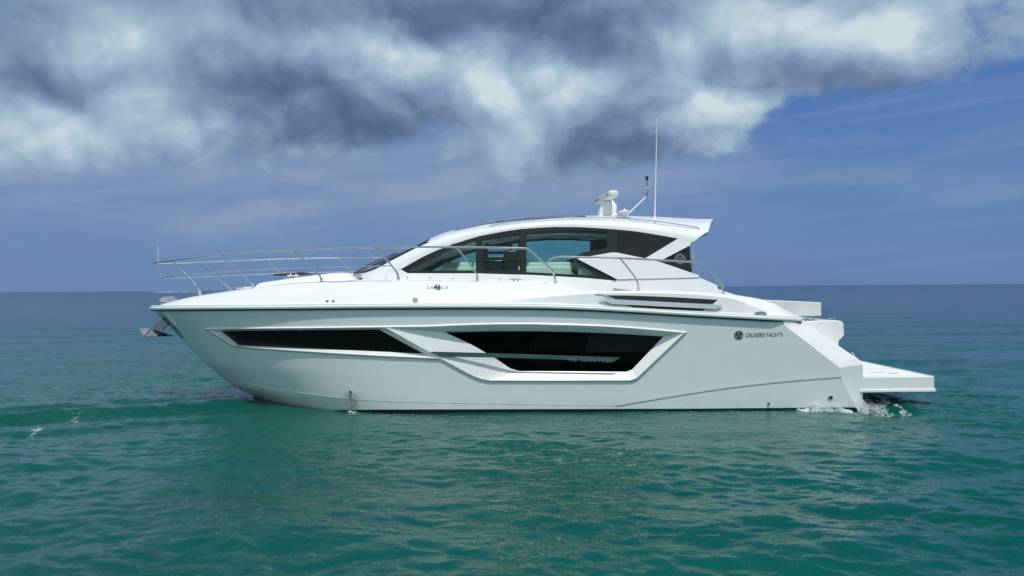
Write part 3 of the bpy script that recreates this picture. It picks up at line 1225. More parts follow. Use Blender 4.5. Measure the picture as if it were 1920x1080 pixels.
def deck_half(X, Z):
    """outer face of the moulding between rail and shoulder, for fittings"""
    zr = rail_z(X) + 0.05
    zk = max(zr + 0.004, itp(X, *_ct))
    zs = max(zk + 0.004, shoulder_z(X))
    B, i = dbeam(X), inset(X)
    if Z <= zk:
        return B + 0.01 - 0.03 * min(1, max(0, (Z - zr) / max(1e-4, zk - zr)))
    f = 0.60 * itp(X, [-7, 0.3, 1.6], [1, 1, 0.35])
    u = min(1, max(0, (Z - zk) / (zs - zk)))
    # invert u = t + f t (1-t)
    if f < 1e-3:
        t = u
    else:
        t = ((1 + f) - math.sqrt(max(0, (1 + f) ** 2 - 4 * f * u))) / (2 * f)
    return B - 0.02 - (i - 0.02) * t


# model lettering on the deck side
lettering('model_lettering', 'CANTIUS', 800, 541.5, 840, 541.5, 5.0, deck_half, M['grey_letter'], deck, off=0.006, bold=-0.004)
lettering('model_number', '46', 813, 543, 826.5, 543, 10.5, deck_half, M['letter'], deck, off=0.010, bold=0.03)
lettering('model_lettering', 'CANTIUS', 800, 541.5, 840, 541.5, 5.0, deck_half, M['grey_letter'], deck, off=0.006, bold=-0.004, side=1)
lettering('model_number', '46', 813, 543, 826.5, 543, 10.5, deck_half, M['letter'], deck, off=0.010, bold=0.03, side=1)

for a, b in ((613.5, 565), (625, 565)):
    p = solve(a, b, deck_half)
    for s in (-1, 1):
        mb = MB()
        mb.lathe([(0.026, 0.02), (0.026, s * 0.006), (0.018, s * 0.014), (0.010, s * 0.012), (0.009, s * 0.004)], (p.x, s * deck_half(p.x, p.z), p.z), 'Y', 14)
        mb.build('deck_fitting', M['grey_plastic'], deck, smooth=40)
for s in (-1, 1):
    V, F = patch([(773.5, 559), (776, 557.5), (782, 558.5), (783.5, 561), (783, 566), (780, 568), (775, 567), (773.5, 565)], deck_half, 0.010, thick=0.02, side=s)
    o = link('filler_cap', V, F, M['grey_plastic'], deck)
    p = solve(778.5, 563, deck_half)
    MB().lathe([(0.034, 0.0), (0.034, s * 0.012), (0.026, s * 0.016), (0.024, s * 0.010)], (p.x, s * (deck_half(p.x, p.z) + 0.004), p.z), 'Y', 14).build('filler_cap', M['brushed'], deck, smooth=40)

# engine-room vent with its steel blade
for s in (-1, 1):
    V, F = patch([(1130, 553.5), (1180, 554), (1260, 557), (1346, 562), (1336, 570), (1150, 562.5)], deck_half, 0.004, side=s)
    v = link('side_vent', V, F, M['black'], deck)
    V, F = patch([(1168, 570), (1325, 579), (1316, 582.8), (1190, 577)], deck_half, 0.004, side=s)
    link('side_vent', V, F, M['black'], deck)
    V, F = patch([(1116, 551), (1130, 551.3), (1152, 560.2), (1148, 561.5), (1128, 553), (1117, 552.6)], deck_half, 0.010, side=s, thick=0.012)
    link('vent_trim', V, F, M['steel'], deck)
    V, F = patch([(1123, 560), (1135, 560.2), (1350, 571.6), (1355.5, 572), (1343, 579.5), (1325, 578.8), (1147, 570)], deck_half, 0.045, side=s, thick=0.015, step=0.4)
    link('vent_blade', V, F, M['brushed'], deck)

# ------------------------------------------------------------------ cabin


def wl(X):
    return itp(X, [-3.25, -3.15, -3.0, -2.75, -2.4, -2.0, -1.4, -0.6, 0.2, 4.5], [0.02, 0.35, 0.68, 0.98, 1.22, 1.36, 1.48, 1.56, 1.60, 1.60])


def ysd(X, Z):
    return max(0.02, wl(X) - 0.22 * (Z - 2.35))


U_PX = [(672, 513.5), (700, 506), (735, 488), (770, 470), (800, 456), (830, 444.5), (870, 434.5), (922, 426), (1000, 416), (1075, 412), (1150, 413.5), (1200, 417.5), (1250, 424), (1300, 431), (1328, 434.5)]
L_PX = [(680, 521.5), (715, 518), (742, 509), (752, 504.5), (800, 478), (850, 457.5), (900, 442.5), (975, 429.5), (1040, 425.5), (1100, 426.5), (1180, 432.5), (1240, 441.5), (1273, 447.5), (1301, 453)]
C_PX = [(664, 512), (680, 504), (742, 479.5), (787, 460.5), (815, 446.5), (850, 434), (880, 426), (925, 415.5), (1000, 409.5), (1075, 407), (1150, 407), (1228, 408.5), (1341, 414.5)]
sh_fn = lambda x, z: max(0.02, ysd(x, z) - 0.10)
U3 = [solve(a, b, sh_fn) for a, b in catmull(U_PX, 5)]
L3 = [solve(a, b, ysd) for a, b in catmull(L_PX, 5)]
C3 = [pj(a, b, 0.0) for a, b in catmull(C_PX, 5)]


def tab(P, c):
    return [p.x for p in P], [p[c] for p in P]


UY, UZ, LY, LZ, CZ = tab(U3, 1), tab(U3, 2), tab(L3, 1), tab(L3, 2), tab(C3, 2)
X_FRONT = C3[0].x
X_GLASS = pj(815, 446, 0).x
X_TIP = C3[-1].x
cabin_front_u = U3[0].x


def roof_pt(X, q):
    """q from -1 (near shoulder) to 1: the crowned top between the two shoulder crests"""
    if X < cabin_front_u:
        f = (X - X_FRONT) / (cabin_front_u - X_FRONT)
        w = max(0.02, -UY[1][0] * math.sqrt(max(0, f)))
        z0 = itp(X, [X_FRONT, cabin_front_u], [CZ[1][0], UZ[1][0]])
    else:
        w, z0 = -itp(X, *UY), itp(X, *UZ)
    zc = itp(X, *CZ)
    return Vector((X, w * q, z0 + (zc - z0) * (1 - abs(q) ** 2.3)))


def build_cabin():
    # white body: pillar band plus skirt
    body = MB()
    n = 60
    rows = []
    for t in np.linspace(0, 1, n):
        i = t * (len(U3) - 1)
        a, b = U3[int(i)], U3[min(int(i) + 1, len(U3) - 1)]
        u = a.lerp(b, i - int(i))
        j = t * (len(L3) - 1)
        c, d = L3[int(j)], L3[min(int(j) + 1, len(L3) - 1)]
        l = c.lerp(d, j - int(j))
        row = []
        for k in np.linspace(0, 1, 7):
            p = l.lerp(u, k)
            bul = 0.035 * math.sin(math.pi * k) * min(1, t * 6)
            row.append(Vector((p.x, p.y - bul, p.z + bul * 0.5)))
        # a return behind the window's upper edge gives the band thickness
        row.insert(0, Vector((l.x, l.y + 0.06, l.z - 0.004)))
        rows.append(row)
    body.grid(rows)
    # skirt between the deck and the glass
    LOW_PX = [(680, 521.5), (715, 518), (742, 509), (752, 505.5), (764, 512.3), (900, 512.8), (1000, 516), (1100, 521.3), (1150, 526), (1158, 526), (1230, 528), (1320, 532), (1345, 536)]
    low = [solve(a, b, ysd) for a, b in densify(LOW_PX, 10)]
    sk = []
    for p in low:
        zz = shoulder_z(p.x) - 0.05 if p.x < 1 else itp(p.x, [1, 1.7, 4], [shoulder_z(1.0) - 0.06, 2.0, 1.9])
        sk.append([Vector((p.x, p.y + 0.05, p.z)), p, Vector((p.x, p.y - 0.02, p.z - 0.25 * (p.z - zz))), Vector((p.x, p.y - 0.045, zz))])
    body.grid(sk)
    body.mirror()
    cab = body.build('cabin', M['gelcoat'], yacht, smooth=35)
    # windshield
    Xw = list(np.linspace(X_FRONT, cabin_front_u, 8)) + list(np.linspace(cabin_front_u, X_GLASS, 14))[1:]
    ws = MB()
    rows = [[roof_pt(x, q) for q in np.linspace(-1, 1, 25)] for x in Xw]
    ws.grid(rows)
    ws.build('windshield', M['windshield'], cab, smooth=60)
    mb = MB()
    mb.tube([r for r in [roof_pt(x, 0) + Vector((0, 0, -0.005)) for x in Xw]], 0.018, 8)
    for q in (-0.985, 0.985):
        mb.tube([roof_pt(x, q) + Vector((0, 0, 0.004)) for x in Xw[8:]], 0.022, 8)
    mb.build('windshield_frame', M['frame'], cab, smooth=50)
    wp = MB()
    for q in (-0.55, 0.45):
        wp = MB()
        wp.tube([roof_pt(X_FRONT + 0.22, q * 0.9) + Vector((0, 0, 0.03)), roof_pt(X_FRONT + 0.55, q) + Vector((0, 0, 0.035)), roof_pt(X_FRONT + 0.95, q + 0.1) + Vector((0, 0, 0.02))], 0.010, 8)
        wp.build('wiper', M['black'], cab, smooth=50)
    # roof
    Xr = list(np.linspace(X_GLASS, U3[-1].x, 34))
    Q = np.linspace(-1, 1, 33)
    rows = [[roof_pt(x, q) for q in Q] for x in Xr]
    tip = []
    zc = itp(X_TIP, *CZ)
    for q in Q:
        w = -UY[1][-1]
        e = 1 - abs(q) ** 1.25
        p = roof_pt(U3[-1].x, q)
        xt = U3[-1].x + (X_TIP - U3[-1].x) * e
        tip.append(Vector((xt, p.y * (1 - 0.02 * e), p.z + (zc - p.z) * e)))
    rows.append([a.lerp(b, 0.5) for a, b in zip(rows[-1], tip)])
    rows.append(tip)
    roof = MB()
    gl = MB()
    for j in range(len(rows) - 1):
        xm = rows[j][0].x
        for i in range(len(Q) - 1):
            quad = [rows[j][i], rows[j][i + 1], rows[j + 1][i + 1], rows[j + 1][i]]
            hole = -1.2 < xm < 1.35 and abs(Q[i] + Q[i + 1]) / 2 < 0.80
            (gl if hole else roof).add(quad, [(0, 1, 2, 3)])
    # aft lip and underside of the overhang
    under = [[p + Vector((-0.10 if j > 33 else 0, 0, -0.05)) for p in r] for j, r in enumerate(rows)]
    lst = len(rows) - 1
    roof.grid([rows[lst], [p + Vector((-0.03, 0, -0.06)) for p in rows[lst]], [Vector((p.x - 0.28, p.y * 0.98, p.z - 0.15)) for p in rows[lst]]])
    hard = roof.build('hardtop', M['gelcoat'], yacht, smooth=35)
    gl.build('sunroof', M['roof_glass'], hard, smooth=40)
    hl = MB()
    for j in range(len(rows) - 4):
        xm = rows[j][0].x
        for i in range(len(Q) - 1):
            if not (-1.2 < xm < 1.35 and abs(Q[i] + Q[i + 1]) / 2 < 0.80):
                hl.add([under[j][i], under[j][i + 1], under[j + 1][i + 1], under[j + 1][i]], [(0, 1, 2, 3)])
    hl.build('headliner', M['liner'], hard, smooth=40)
    # close the side of the overhang between window top line and roof edge
    endL, endU = L3[-1], U3[-1]
    mb = MB()
    tipn = tip[2]
    W = [endL, endU, tip[1], tip[3], tip[3] + Vector((-0.28, 0, -0.15)), endL + Vector((-0.05, 0.25, 0.02))]
    for s in (1, -1):
        MB().add([(p.x, s * p.y, p.z) for p in W], [(0, 1, 2, 3, 4, 5)]).build('hardtop_wing', M['gelcoat'], hard)
    # side glazing
    FRAME = [(750, 505), (800, 478), (850, 458), (900, 443), (975, 430), (1040, 426), (1100, 427), (1180, 433), (1240, 442), (1273, 448), (1214, 485), (1208, 495), (1157, 526), (1150, 525.5), (1100, 521), (1000, 515.5), (900, 512.5), (764, 512)]
    P1 = [(767, 508), (800, 490), (850, 466.5), (892, 453), (892, 507)]
    P2 = [(905, 449), (974, 438), (974, 507), (905, 506.5)]
    P3 = [(987, 435.5), (1040, 431.5), (1100, 431.5), (1138, 433.5), (1139, 464), (1092, 474), (1078, 481), (1074, 488), (1100, 503), (1118, 517.5), (1060, 514), (987, 510)]
    P4 = [(1157, 435.5), (1180, 437.5), (1240, 446), (1262, 450), (1205, 482), (1157, 472)]
    for s in (-1, 1):
        V, F = patch(FRAME, ysd, -0.012, holes=(P1, P2, P3, P4), thick=0.03, side=s)
        link('window_frame', V, F, M['frame'], cab)
        for P in (P1, P2, P3):
            V, F = patch(P, ysd, -0.022, side=s)
            link('side_window', V, F, M['side_glass'], cab, smooth=True)
        V, F = patch(P4, ysd, -0.018, side=s)
        link('side_window', V, F, M['black_glass'], cab, smooth=True)
        # black screen inside the aft quarter so no light leaks
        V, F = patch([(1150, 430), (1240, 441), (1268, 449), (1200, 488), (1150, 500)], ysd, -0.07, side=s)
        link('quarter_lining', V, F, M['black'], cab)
        # pillar, emblem panel and coaming
        V, F = patch([(1208, 485.5), (1272, 447), (1297, 452.5), (1293, 460.5), (1238, 489)], ysd, 0.0, thick=0.09, side=s)
        link('pillar', V, F, M['gelcoat'], cab)
        V, F = patch([(1232, 486), (1293, 459.5), (1296.5, 511), (1232, 494)], ysd, -0.06, thick=0.02, side=s)
        link('quarter_panel', V, F, M['black_glass'], cab)
        mbt = MB()
        f = lambda q: Vector((q.x, s * abs(q.y), q.z))
        mbt.tube([f(pj(1293, 455, -1.45)), f(pj(1298, 461, -1.45)), f(pj(1299, 490, -1.45)), f(pj(1297, 512, -1.45))], 0.012, 8)
        mbt.build('door_post', M['steel'], cab, smooth=50)
        c = solve(1276.5, 485, ysd)
        eb = MB()
        for r0, r1 in ((0.082, 0.094), (0.056, 0.064)):
            pts = []
            for r in (r0, r1):
                for k in range(28):
                    q = 2 * math.pi * k / 28
                    X, Z = c.x + r * math.cos(q), c.z + r * math.sin(q)
                    pts.append((X, s * (ysd(X, Z) - 0.055), Z))
            eb.add(pts, [(k, (k + 1) % 28, 28 + (k + 1) % 28, 28 + k) for k in range(28)])
        for a in (90 - 58, 90 + 58, 270):
            d = Vector((math.cos(R(a)), 0, math.sin(R(a))))
            e = Vector((-d.z, 0, d.x)) * 0.006
            q = [Vector((c.x, 0, c.z)) + d * t + e * k for t, k in ((0.0, 1), (0.058, 1), (0.058, -1), (0.0, -1))]
            eb.add([(p.x, s * (ysd(p.x, p.z) - 0.055), p.z) for p in q], [(0, 1, 2, 3)])
        eb.build('emblem', M['blade'], cab, fixn=False)
        V, F = patch([(1082, 485), (1120, 478), (1147, 473.2), (1156, 473.5), (1208, 484), (1240, 492), (1275, 504), (1309, 515.5), (1312, 519.8), (1158, 524)], ysd, 0.05, thick=0.12, side=s, step=0.3)
        link('coaming', V, F, M['gelcoat'], cab)
        V, F = patch([(1156, 524.6), (1312, 520.4), (1345, 535), (1344, 541), (1400, 560), (1300, 560), (1150, 540)], ysd, 0.03, thick=0.12, side=s, step=0.3)
        link('coaming', V, F, M['gelcoat'], cab)
    # snap fasteners along the skirt and the pillar
    for a, b in ((723, 519.5), (764, 519), (807, 519), (850, 521), (937, 521), (849, 456), (892, 445), (936, 436), (977, 429)):
        p = solve(a, b, ysd)
        for s in (1, -1):
            MB().lathe([(0.007, s * 0.02), (0.008, s * -0.04), (0.005, s * -0.046)], (p.x, s * p.y, p.z), 'Y', 8).build('snap_fastener', M['brushed'], cab, smooth=40)
    # glazed aft bulkhead
    mb = MB()
    xb = pj(1215, 480, -1.5).x
    mb.add([(xb, -1.55, 1.05), (xb, 1.55, 1.05), (xb, 1.42, 3.1), (xb, -1.42, 3.1)], [(0, 1, 2, 3)])
    mb.build('aft_door', M['black_glass'], cab)
    return cab, hard


cabin, hardtop = build_cabin()

# interior seen through the glass
def ibox(name, pxa, pxb, pyt, zbot, y0, y1, mat, bev=0.05):
    a, b = pj(pxa, pyt, y0), pj(pxb, pyt, y0)
    mb = MB().box(a.x, b.x, y0, y1, zbot, a.z, bev=bev)
    return mb.build(name, mat, cabin, smooth=40)


sofa = ibox('sofa', 826, 1072, 500.5, 2.3, 0.75, 1.35, M['vinyl'])
for a, b in ((830, 884), (888, 960), (990, 1071)):
    o = ibox('sofa_back', a, b, 491.5, 2.5, 1.12, 1.34, M['vinyl'], 0.05)
    o.parent = cabin
ibox('galley_counter', 1088, 1112, 503, 2.3, 0.6, 1.3, M['vinyl'], 0.02)
ibox('helm_seat', 944, 972, 468, 2.35, -0.55, -0.15, M['wood'], 0.06)
ibox('helm_console', 905, 945, 487.5, 2.3, -0.2, 0.35, M['frame'], 0.03)
mb = MB()
for yy in (461, 474, 486):
    a, b = pj(909, yy, 0.9), pj(960, yy, 0.9)
    mb.box(a.x, b.x, 0.88, 0.92, a.z - 0.03, a.z + 0.03)
for xx in (912, 958):
    a, b = pj(xx, 455, 0.9), pj(xx, 492, 0.9)
    mb.box(a.x - 0.03, a.x + 0.03, 0.9, 0.94, b.z, a.z)
mb.build('shelf_rack', M['frame'], cabin)

# ------------------------------------------------------------------ rails


def rail_curve(pix):
    """pix: (px, py, y)"""
    return [pj(a, b, y) for a, b, y in pix]


def sm(P, per=6):
    return [Vector(p) for p in catmull([tuple(p) for p in P], per)]


def foot(p):
    """point on the shoulder under a near-side pixel"""
    return solve(p[0], p[1], lambda x, z: dbeam(x) - inset(x))


TOPR = [(289, 493.5, 0.0), (291, 492.6, -0.16), (300, 491, -0.36), (322, 487.3, -0.62), (368, 481.8, -0.95), (416, 477.3, -1.2), (480, 472.8, -1.42), (552, 469, -1.64), (630, 466, -1.93), (702, 464, -1.88), (800, 463, -1.93), (900, 463.5, -1.95), (978, 465.3, -1.95), (987, 466.2, -1.95), (994, 469.5, -1.95)]
MIDR = [(304, 522, 0.0), (306, 521.2, -0.14), (314, 519.6, -0.36), (330, 517, -0.6), (385, 512, -1.0), (455, 506.8, -1.30), (552, 502.5, -1.62), (650, 500, -1.8), (735, 498.5, -1.88)]
STAN = [((322, 487.5, -0.62), (345, 511), (366, 533), (372, 542), (375, 554)),
        ((416, 477.5, -1.2), (440, 501), (464, 525), (471, 533), (474, 540.5)),
        ((552, 469.5, -1.64), (572, 489), (592, 509), (600, 518), (603, 530)),
        ((702, 464, -1.88), (720, 482), (737, 501), (745, 513), (747, 527)),
        ((857, 465, -1.94), (873, 485), (887, 504), (894, 514), (895, 528))]


def mirror_pts(P):
    return [Vector((p.x, -p.y, p.z)) for p in P]


top = sm(rail_curve(TOPR))
endp = rail_curve([(1022, 495, -1.94), (1034, 506, -1.88)]) + [foot((1040, 518)), foot((1041, 531))]
near_top = top + sm([top[-1]] + endp, 5)[1:]
br = MB().tube(mirror_pts(near_top)[::-1] + near_top[1:], 0.0185, 10)
bow_rail = br.build('bow_rail', M['steel'], yacht, smooth=60)
mid = sm(rail_curve(MIDR))
MB().tube(mirror_pts(mid)[::-1] + mid[1:], 0.0105, 8).build('mid_rail', M['steel'], bow_rail, smooth=60)


def base_cup(p, s=1):
    return MB().lathe([(0.036, -0.005), (0.036, 0.018), (0.028, 0.03), (0.025, 0.085), (0.018, 0.10)], (p.x, s * p.y, p.z - 0.01), 'Z', 12)


def stanchion(pts, parent, r=0.016):
    y0 = pts[0][2]
    f = foot(pts[-1])
    P = [pj(*pts[0])]
    n = len(pts) - 1
    for k, (a, b) in enumerate(pts[1:-1], 1):
        t = k / n
        P.append(pj(a, b, y0 + (f.y - y0) * t))
    P.append(f)
    P = sm(P, 5)
    for s in (1, -1):
        q = P if s == 1 else mirror_pts(P)
        par = parent if not isinstance(parent, list) else parent[0 if s == 1 else 1]
        MB().tube(q, r, 8).build('stanchion', M['steel'], par, smooth=60)
        base_cup(f, s).build('rail_foot', M['brushed'], par, smooth=40)


for s in STAN:
    stanchion(s, bow_rail)
f = foot((1041, 531))
for s in (1, -1):
    base_cup(f, s).build('rail_foot', M['brushed'], bow_rail, smooth=40)
mb = MB()
mb.tube([pj(304, 522, 0), pj(293, 493, 0)], 0.012, 8)
mb.build('stanchion', M['steel'], bow_rail, smooth=60)

# aft hand rail
HR = [(1024, 495, -1.93), (1033, 485.5, -1.93), (1043, 482, -1.94), (1056, 481.2, -1.95), (1160, 484, -1.97), (1290, 490.5, -1.97), (1312, 492.2, -1.97), (1322, 496, -1.97), (1331, 505, -1.97), (1346, 524, -1.97), (1354, 535, -1.97), (1356.5, 543, -1.97)]
hr = sm(rail_curve(HR)) + [foot((1356, 550))]
rails = [MB().tube(q, 0.0185, 10).build('hand_rail', M['steel'], yacht, smooth=60) for q in (hr, mirror_pts(hr))]
hand_rail = rails
stanchion(((1162, 484, -1.97), (1177, 502), (1190, 519), (1196, 531), (1197, 545)), hand_rail)
f = foot((1356, 550))
for s in (1, -1):
    base_cup(f, s).build('rail_foot', M['brushed'], hand_rail[0 if s == 1 else 1], smooth=40)

# roof rail
RR = [(921, 428.5), (925, 422), (1000, 412.2), (1075, 408.3), (1152, 409), (1228, 415), (1305, 426.3), (1306.5, 432)]
fn_rr = lambda x, z: max(0.3, wl(x) - 0.34)
rr3 = sm([solve(a, b, fn_rr) for a, b in RR], 6)
rr3 = rr3[3:-3]
for q in (rr3, mirror_pts(rr3)):
    MB().tube(q, 0.010, 8).build('roof_rail', M['steel'], hardtop, smooth=60)
for a, b, c in ((925.5, 421.5, 428), (1000, 412.2, 418), (1075, 408.3, 414), (1152, 409, 415), (1228, 415, 421), (1304.5, 426.5, 432)):
    p, q = solve(a, b, fn_rr), solve(a, c, fn_rr)
    for s in (1, -1):
        MB().tube([(p.x, s * p.y, p.z), (q.x, s * q.y, q.z - 0.03)], [0.007, 0.012], 8).build('roof_rail_post', M['brushed'], hardtop, smooth=60)

# bow light staff
mb = MB().tube([pj(297, 491, -0.02), pj(296, 480, -0.02), pj(295, 462, -0.02)], [0.012, 0.010, 0.008], 8)
mb.tube([pj(297.5, 488, -0.02), pj(297.5, 463, -0.02)], 0.005, 6)
mb.build('bow_staff', M['brushed'], bow_rail, smooth=60)


# ------------------------------------------------------------------ roof equipment
def build_radar():
    n, f_ = pj(1151, 363, -0.95), pj(1123, 377, 0.25)
    ped = MB()
    rows = []
    yc = -0.35
    for (x0, x1, y) in ((1119, 1158, 411), (1120, 1156, 402), (1122.5, 1157, 392), (1126, 1157, 386), (1130, 1153, 381), (1133, 1150, 376.5)):
        a, b = pj(x0, y, yc), pj(x1, y, yc)
        cx, hx = (a.x + b.x) / 2, (b.x - a.x) / 2
        hy = hx * 0.85
        ring = []
        for ang in np.linspace(0, 2 * math.pi, 20, endpoint=False):
            c, s_ = math.cos(ang + 0.5), math.sin(ang + 0.5)
            m_ = (abs(c) ** 5 + abs(s_) ** 5) ** (-1 / 5)
            ring.append(Vector((cx + hx * 0.92 * c * m_, yc + hy * s_ * m_, a.z)))
        rows.append(ring)
    ped.grid(rows, closed=True)
    ped.add(rows[-1], [tuple(range(20))])
    radar = ped.build('radar', M['plastic'], hardtop, smooth=40)
    sc_ = MB()
    d = (f_ - n)
    d.z = 0
    L = d.length
    d = d.normalized()
    side = Vector((d.y, -d.x, 0))
    prof = []
    for ang in np.linspace(0, 2 * math.pi, 18, endpoint=False):
        c, s_ = math.cos(ang), math.sin(ang)
        m_ = (abs(c) ** 4 + abs(s_) ** 4) ** (-1 / 4)
        prof.append((0.095 * c * m_, 0.068 * s_ * m_))
    rows = []
    for t, k in ((-0.02, 0.55), (0.0, 0.85), (0.03, 0.97), (0.07, 1.0), (L - 0.07, 1.0), (L - 0.03, 0.97), (L, 0.85), (L + 0.02, 0.55)):
        rows.append([n + d * t + side * (u * k) + Vector((0, 0, v * k)) for u, v in prof])
    sc_.grid(rows, closed=True)
    sc_.add(rows[0], [tuple(range(18))])
    sc_.add(rows[-1], [tuple(range(18))])
    o = sc_.build('radar_scanner', M['plastic'], hardtop, smooth=40)
    for t0, t1, n_ in ((0.12, 0.24, 3), (L - 0.34, L - 0.06, 5)):
        for sg in (1, -1):
            mk = MB()
            for k in range(n_):
                a = t0 + (t1 - t0) * k / n_
                c = t0 + (t1 - t0) * (k + 0.7) / n_
                q = [n + d * t + side * (-sg * 0.0965) + Vector((0, 0, z)) for t, z in ((a, -0.022), (c, -0.022), (c, 0.022), (a, 0.022))]
                mk.add(q, [(0, 1, 2, 3)])
            mk.build('scanner_marking', M['grey_letter'], hardtop, fixn=False)
    # small platform foot
    b0 = pj(1119, 410, yc)
    return radar


build_radar()
c = pj(1171, 398.5, -1.02)
mb = MB()
mb.lathe([(0.012, -0.035), (0.06, -0.032), (0.10, -0.012), (0.135, 0.0), (0.138, 0.012), (0.115, 0.026), (0.05, 0.04), (0.03, 0.043), (0.022, 0.062), (0.008, 0.07)], (c.x, c.y, c.z), 'Z', 28)
mb.lathe([(0.05, -0.075), (0.05, -0.035), (0.02, -0.03)], (c.x, c.y, c.z), 'Z', 14)
mb.tube([(c.x, c.y, c.z - 0.15), (c.x, c.y, c.z - 0.06)], 0.02, 10)
mb.build('satellite_antenna', M['plastic'], hardtop, smooth=40)
mb = MB()
a, b = pj(1146, 405, -1.0), pj(1166, 401, -1.0)
mb.tube([a, a.lerp(b, 0.5), b], [0.012, 0.03, 0.012], 8)
mb.tube([pj(1163, 401, -1.0), pj(1163, 409, -1.0)], 0.01, 8)
mb.build('horn', M['plastic'], hardtop, smooth=40)
yl = 0.1
mb = MB()
mb.tube([pj(1168, 410, yl), pj(1180, 399, yl), pj(1211, 369, yl)], 0.014, 8)
light_mast = mb.build('light_mast', M['plastic'], hardtop, smooth=50)
mb = MB()
mb.tube(sm([pj(1211, 369, yl), pj(1213, 366, yl), pj(1213.5, 360, yl), pj(1213, 336, yl)], 5), 0.009, 8)
t_ = pj(1213, 337, yl)
mb.lathe([(0.012, -0.02), (0.022, 0.0), (0.03, 0.01), (0.03, 0.022), (0.034, 0.024), (0.034, 0.034), (0.03, 0.04), (0.03, 0.055), (0.036, 0.057), (0.036, 0.066), (0.01, 0.07)], (t_.x, t_.y, t_.z), 'Z', 14)
mb.build('mast_light', M['black'], light_mast, smooth=40)
t_ = pj(1214.5, 354, yl)
MB().lathe([(0.01, -0.07), (0.02, -0.05), (0.02, 0.01), (0.03, 0.02), (0.03, 0.05), (0.012, 0.06)], (t_.x, t_.y, t_.z), 'Z', 12).build('mast_clamp', M['steel'], light_mast, smooth=40)
mb = MB()
ya = -0.75
mb.tube([pj(1227.5, 412, ya), pj(1228, 395, ya), pj(1230, 310, ya), pj(1231.8, 219, ya)], [0.017, 0.015, 0.011, 0.005], 8)
mb.build('whip_antenna', M['plastic'], hardtop, smooth=50)
mb = MB()
t_ = pj(1227.5, 411, ya)
mb.lathe([(0.035, -0.03), (0.035, 0.0), (0.024, 0.02), (0.022, 0.05)], (t_.x, t_.y, t_.z), 'Z', 12)
mb.build('antenna_base', M['plastic'], hardtop, smooth=40)

# ------------------------------------------------------------------ foredeck
PAD = [(474, 545), (481, 538), (487, 531.5), (493, 529), (520, 525), (560, 519.3), (600, 514.2), (625, 511.5), (645, 511), (654, 512.3), (662, 516.5), (669, 522), (676, 528)]
pad3 = [pj(a, b, -0.55) for a, b in catmull(PAD, 4)]
mb = MB()
rows = []
for p in pad3:
    w = min(0.85, 0.55 * dbeam(p.x))
    zb = shoulder_z(p.x) - 0.04
    r = []
    for q in np.linspace(-1, 1, 21):
        yy = w * math.copysign(min(1, abs(q) * 1.02), q)
        h = max(0.0, p.z - zb)
        r.append(Vector((p.x, yy, zb + h * (1 - abs(q) ** 7))))
    rows.append(r)
mb.grid(rows)
mb.build('sun_pad', M['pad'], deck, smooth=35)
p0, p1 = pj(444, 540, -0.5), pj(486, 534, -0.5)
mb = MB().box(p0.x, p1.x + 0.1, -0.5, 0.5, p0.z - 0.03, p0.z + 0.02, bev=0.012)
mb.build('anchor_locker_lid', M['gelcoat'], deck, smooth=40)
p1 = pj(463, 543, -0.5)
MB().box(p0.x + 0.01, p1.x, -0.52, 0.4, p0.z - 0.09, p0.z - 0.035).build('windlass', M['black'], deck)
a, b = pj(513, 516, -0.35), pj(568, 512.5, -0.35)
mb = MB().prism([(a.x, -0.35, a.z - 0.012), (b.x, -0.35, b.z - 0.012), (b.x, -0.35, b.z + 0.02), (a.x, -0.35, a.z + 0.022)], (0, 0.6, 0))
hatch = mb.build('deck_hatch', M['wood'], deck)
a, b = pj(540, 516, -0.4), pj(554, 516, -0.4)
mb = MB().tube([(a.x, -0.36, a.z - 0.04), (a.x + 0.05, -0.36, a.z + 0.03)], 0.012, 8).tube([(b.x, -0.36, b.z - 0.04), (b.x, -0.36, b.z + 0.03)], 0.012, 8)
mb.box(a.x - 0.03, b.x + 0.05, -0.37, -0.2, a.z - 0.015, a.z + 0.005)
mb.build('hatch_stay', M['plastic'], deck, smooth=40)

# cleats
def cleat(c, ln, name='cleat', h=0.05):
    mb = MB()
    mb.tube(sm([(c.x - ln / 2, c.y, c.z + h), (c.x - ln / 4, c.y, c.z + h + 0.004), (c.x + ln / 4, c.y, c.z + h + 0.004), (c.x + ln / 2, c.y, c.z + h)], 3), [0.006] + [0.011] * 8 + [0.006], 8)
    for d in (-ln * 0.16, ln * 0.16):
        mb.tube([(c.x + d, c.y, c.z - 0.01), (c.x + d, c.y, c.z + h)], 0.010, 8)
    return mb.build(name, M['steel'], deck, smooth=50)


f = foot((967, 529))
for s in (1, -1):
    cleat(Vector((f.x, s * f.y, f.z)), 0.23)
f = foot((443, 544))
for s in (1, -1):
    cleat(Vector((f.x, s * (f.y + 0.1), f.z)), 0.2)
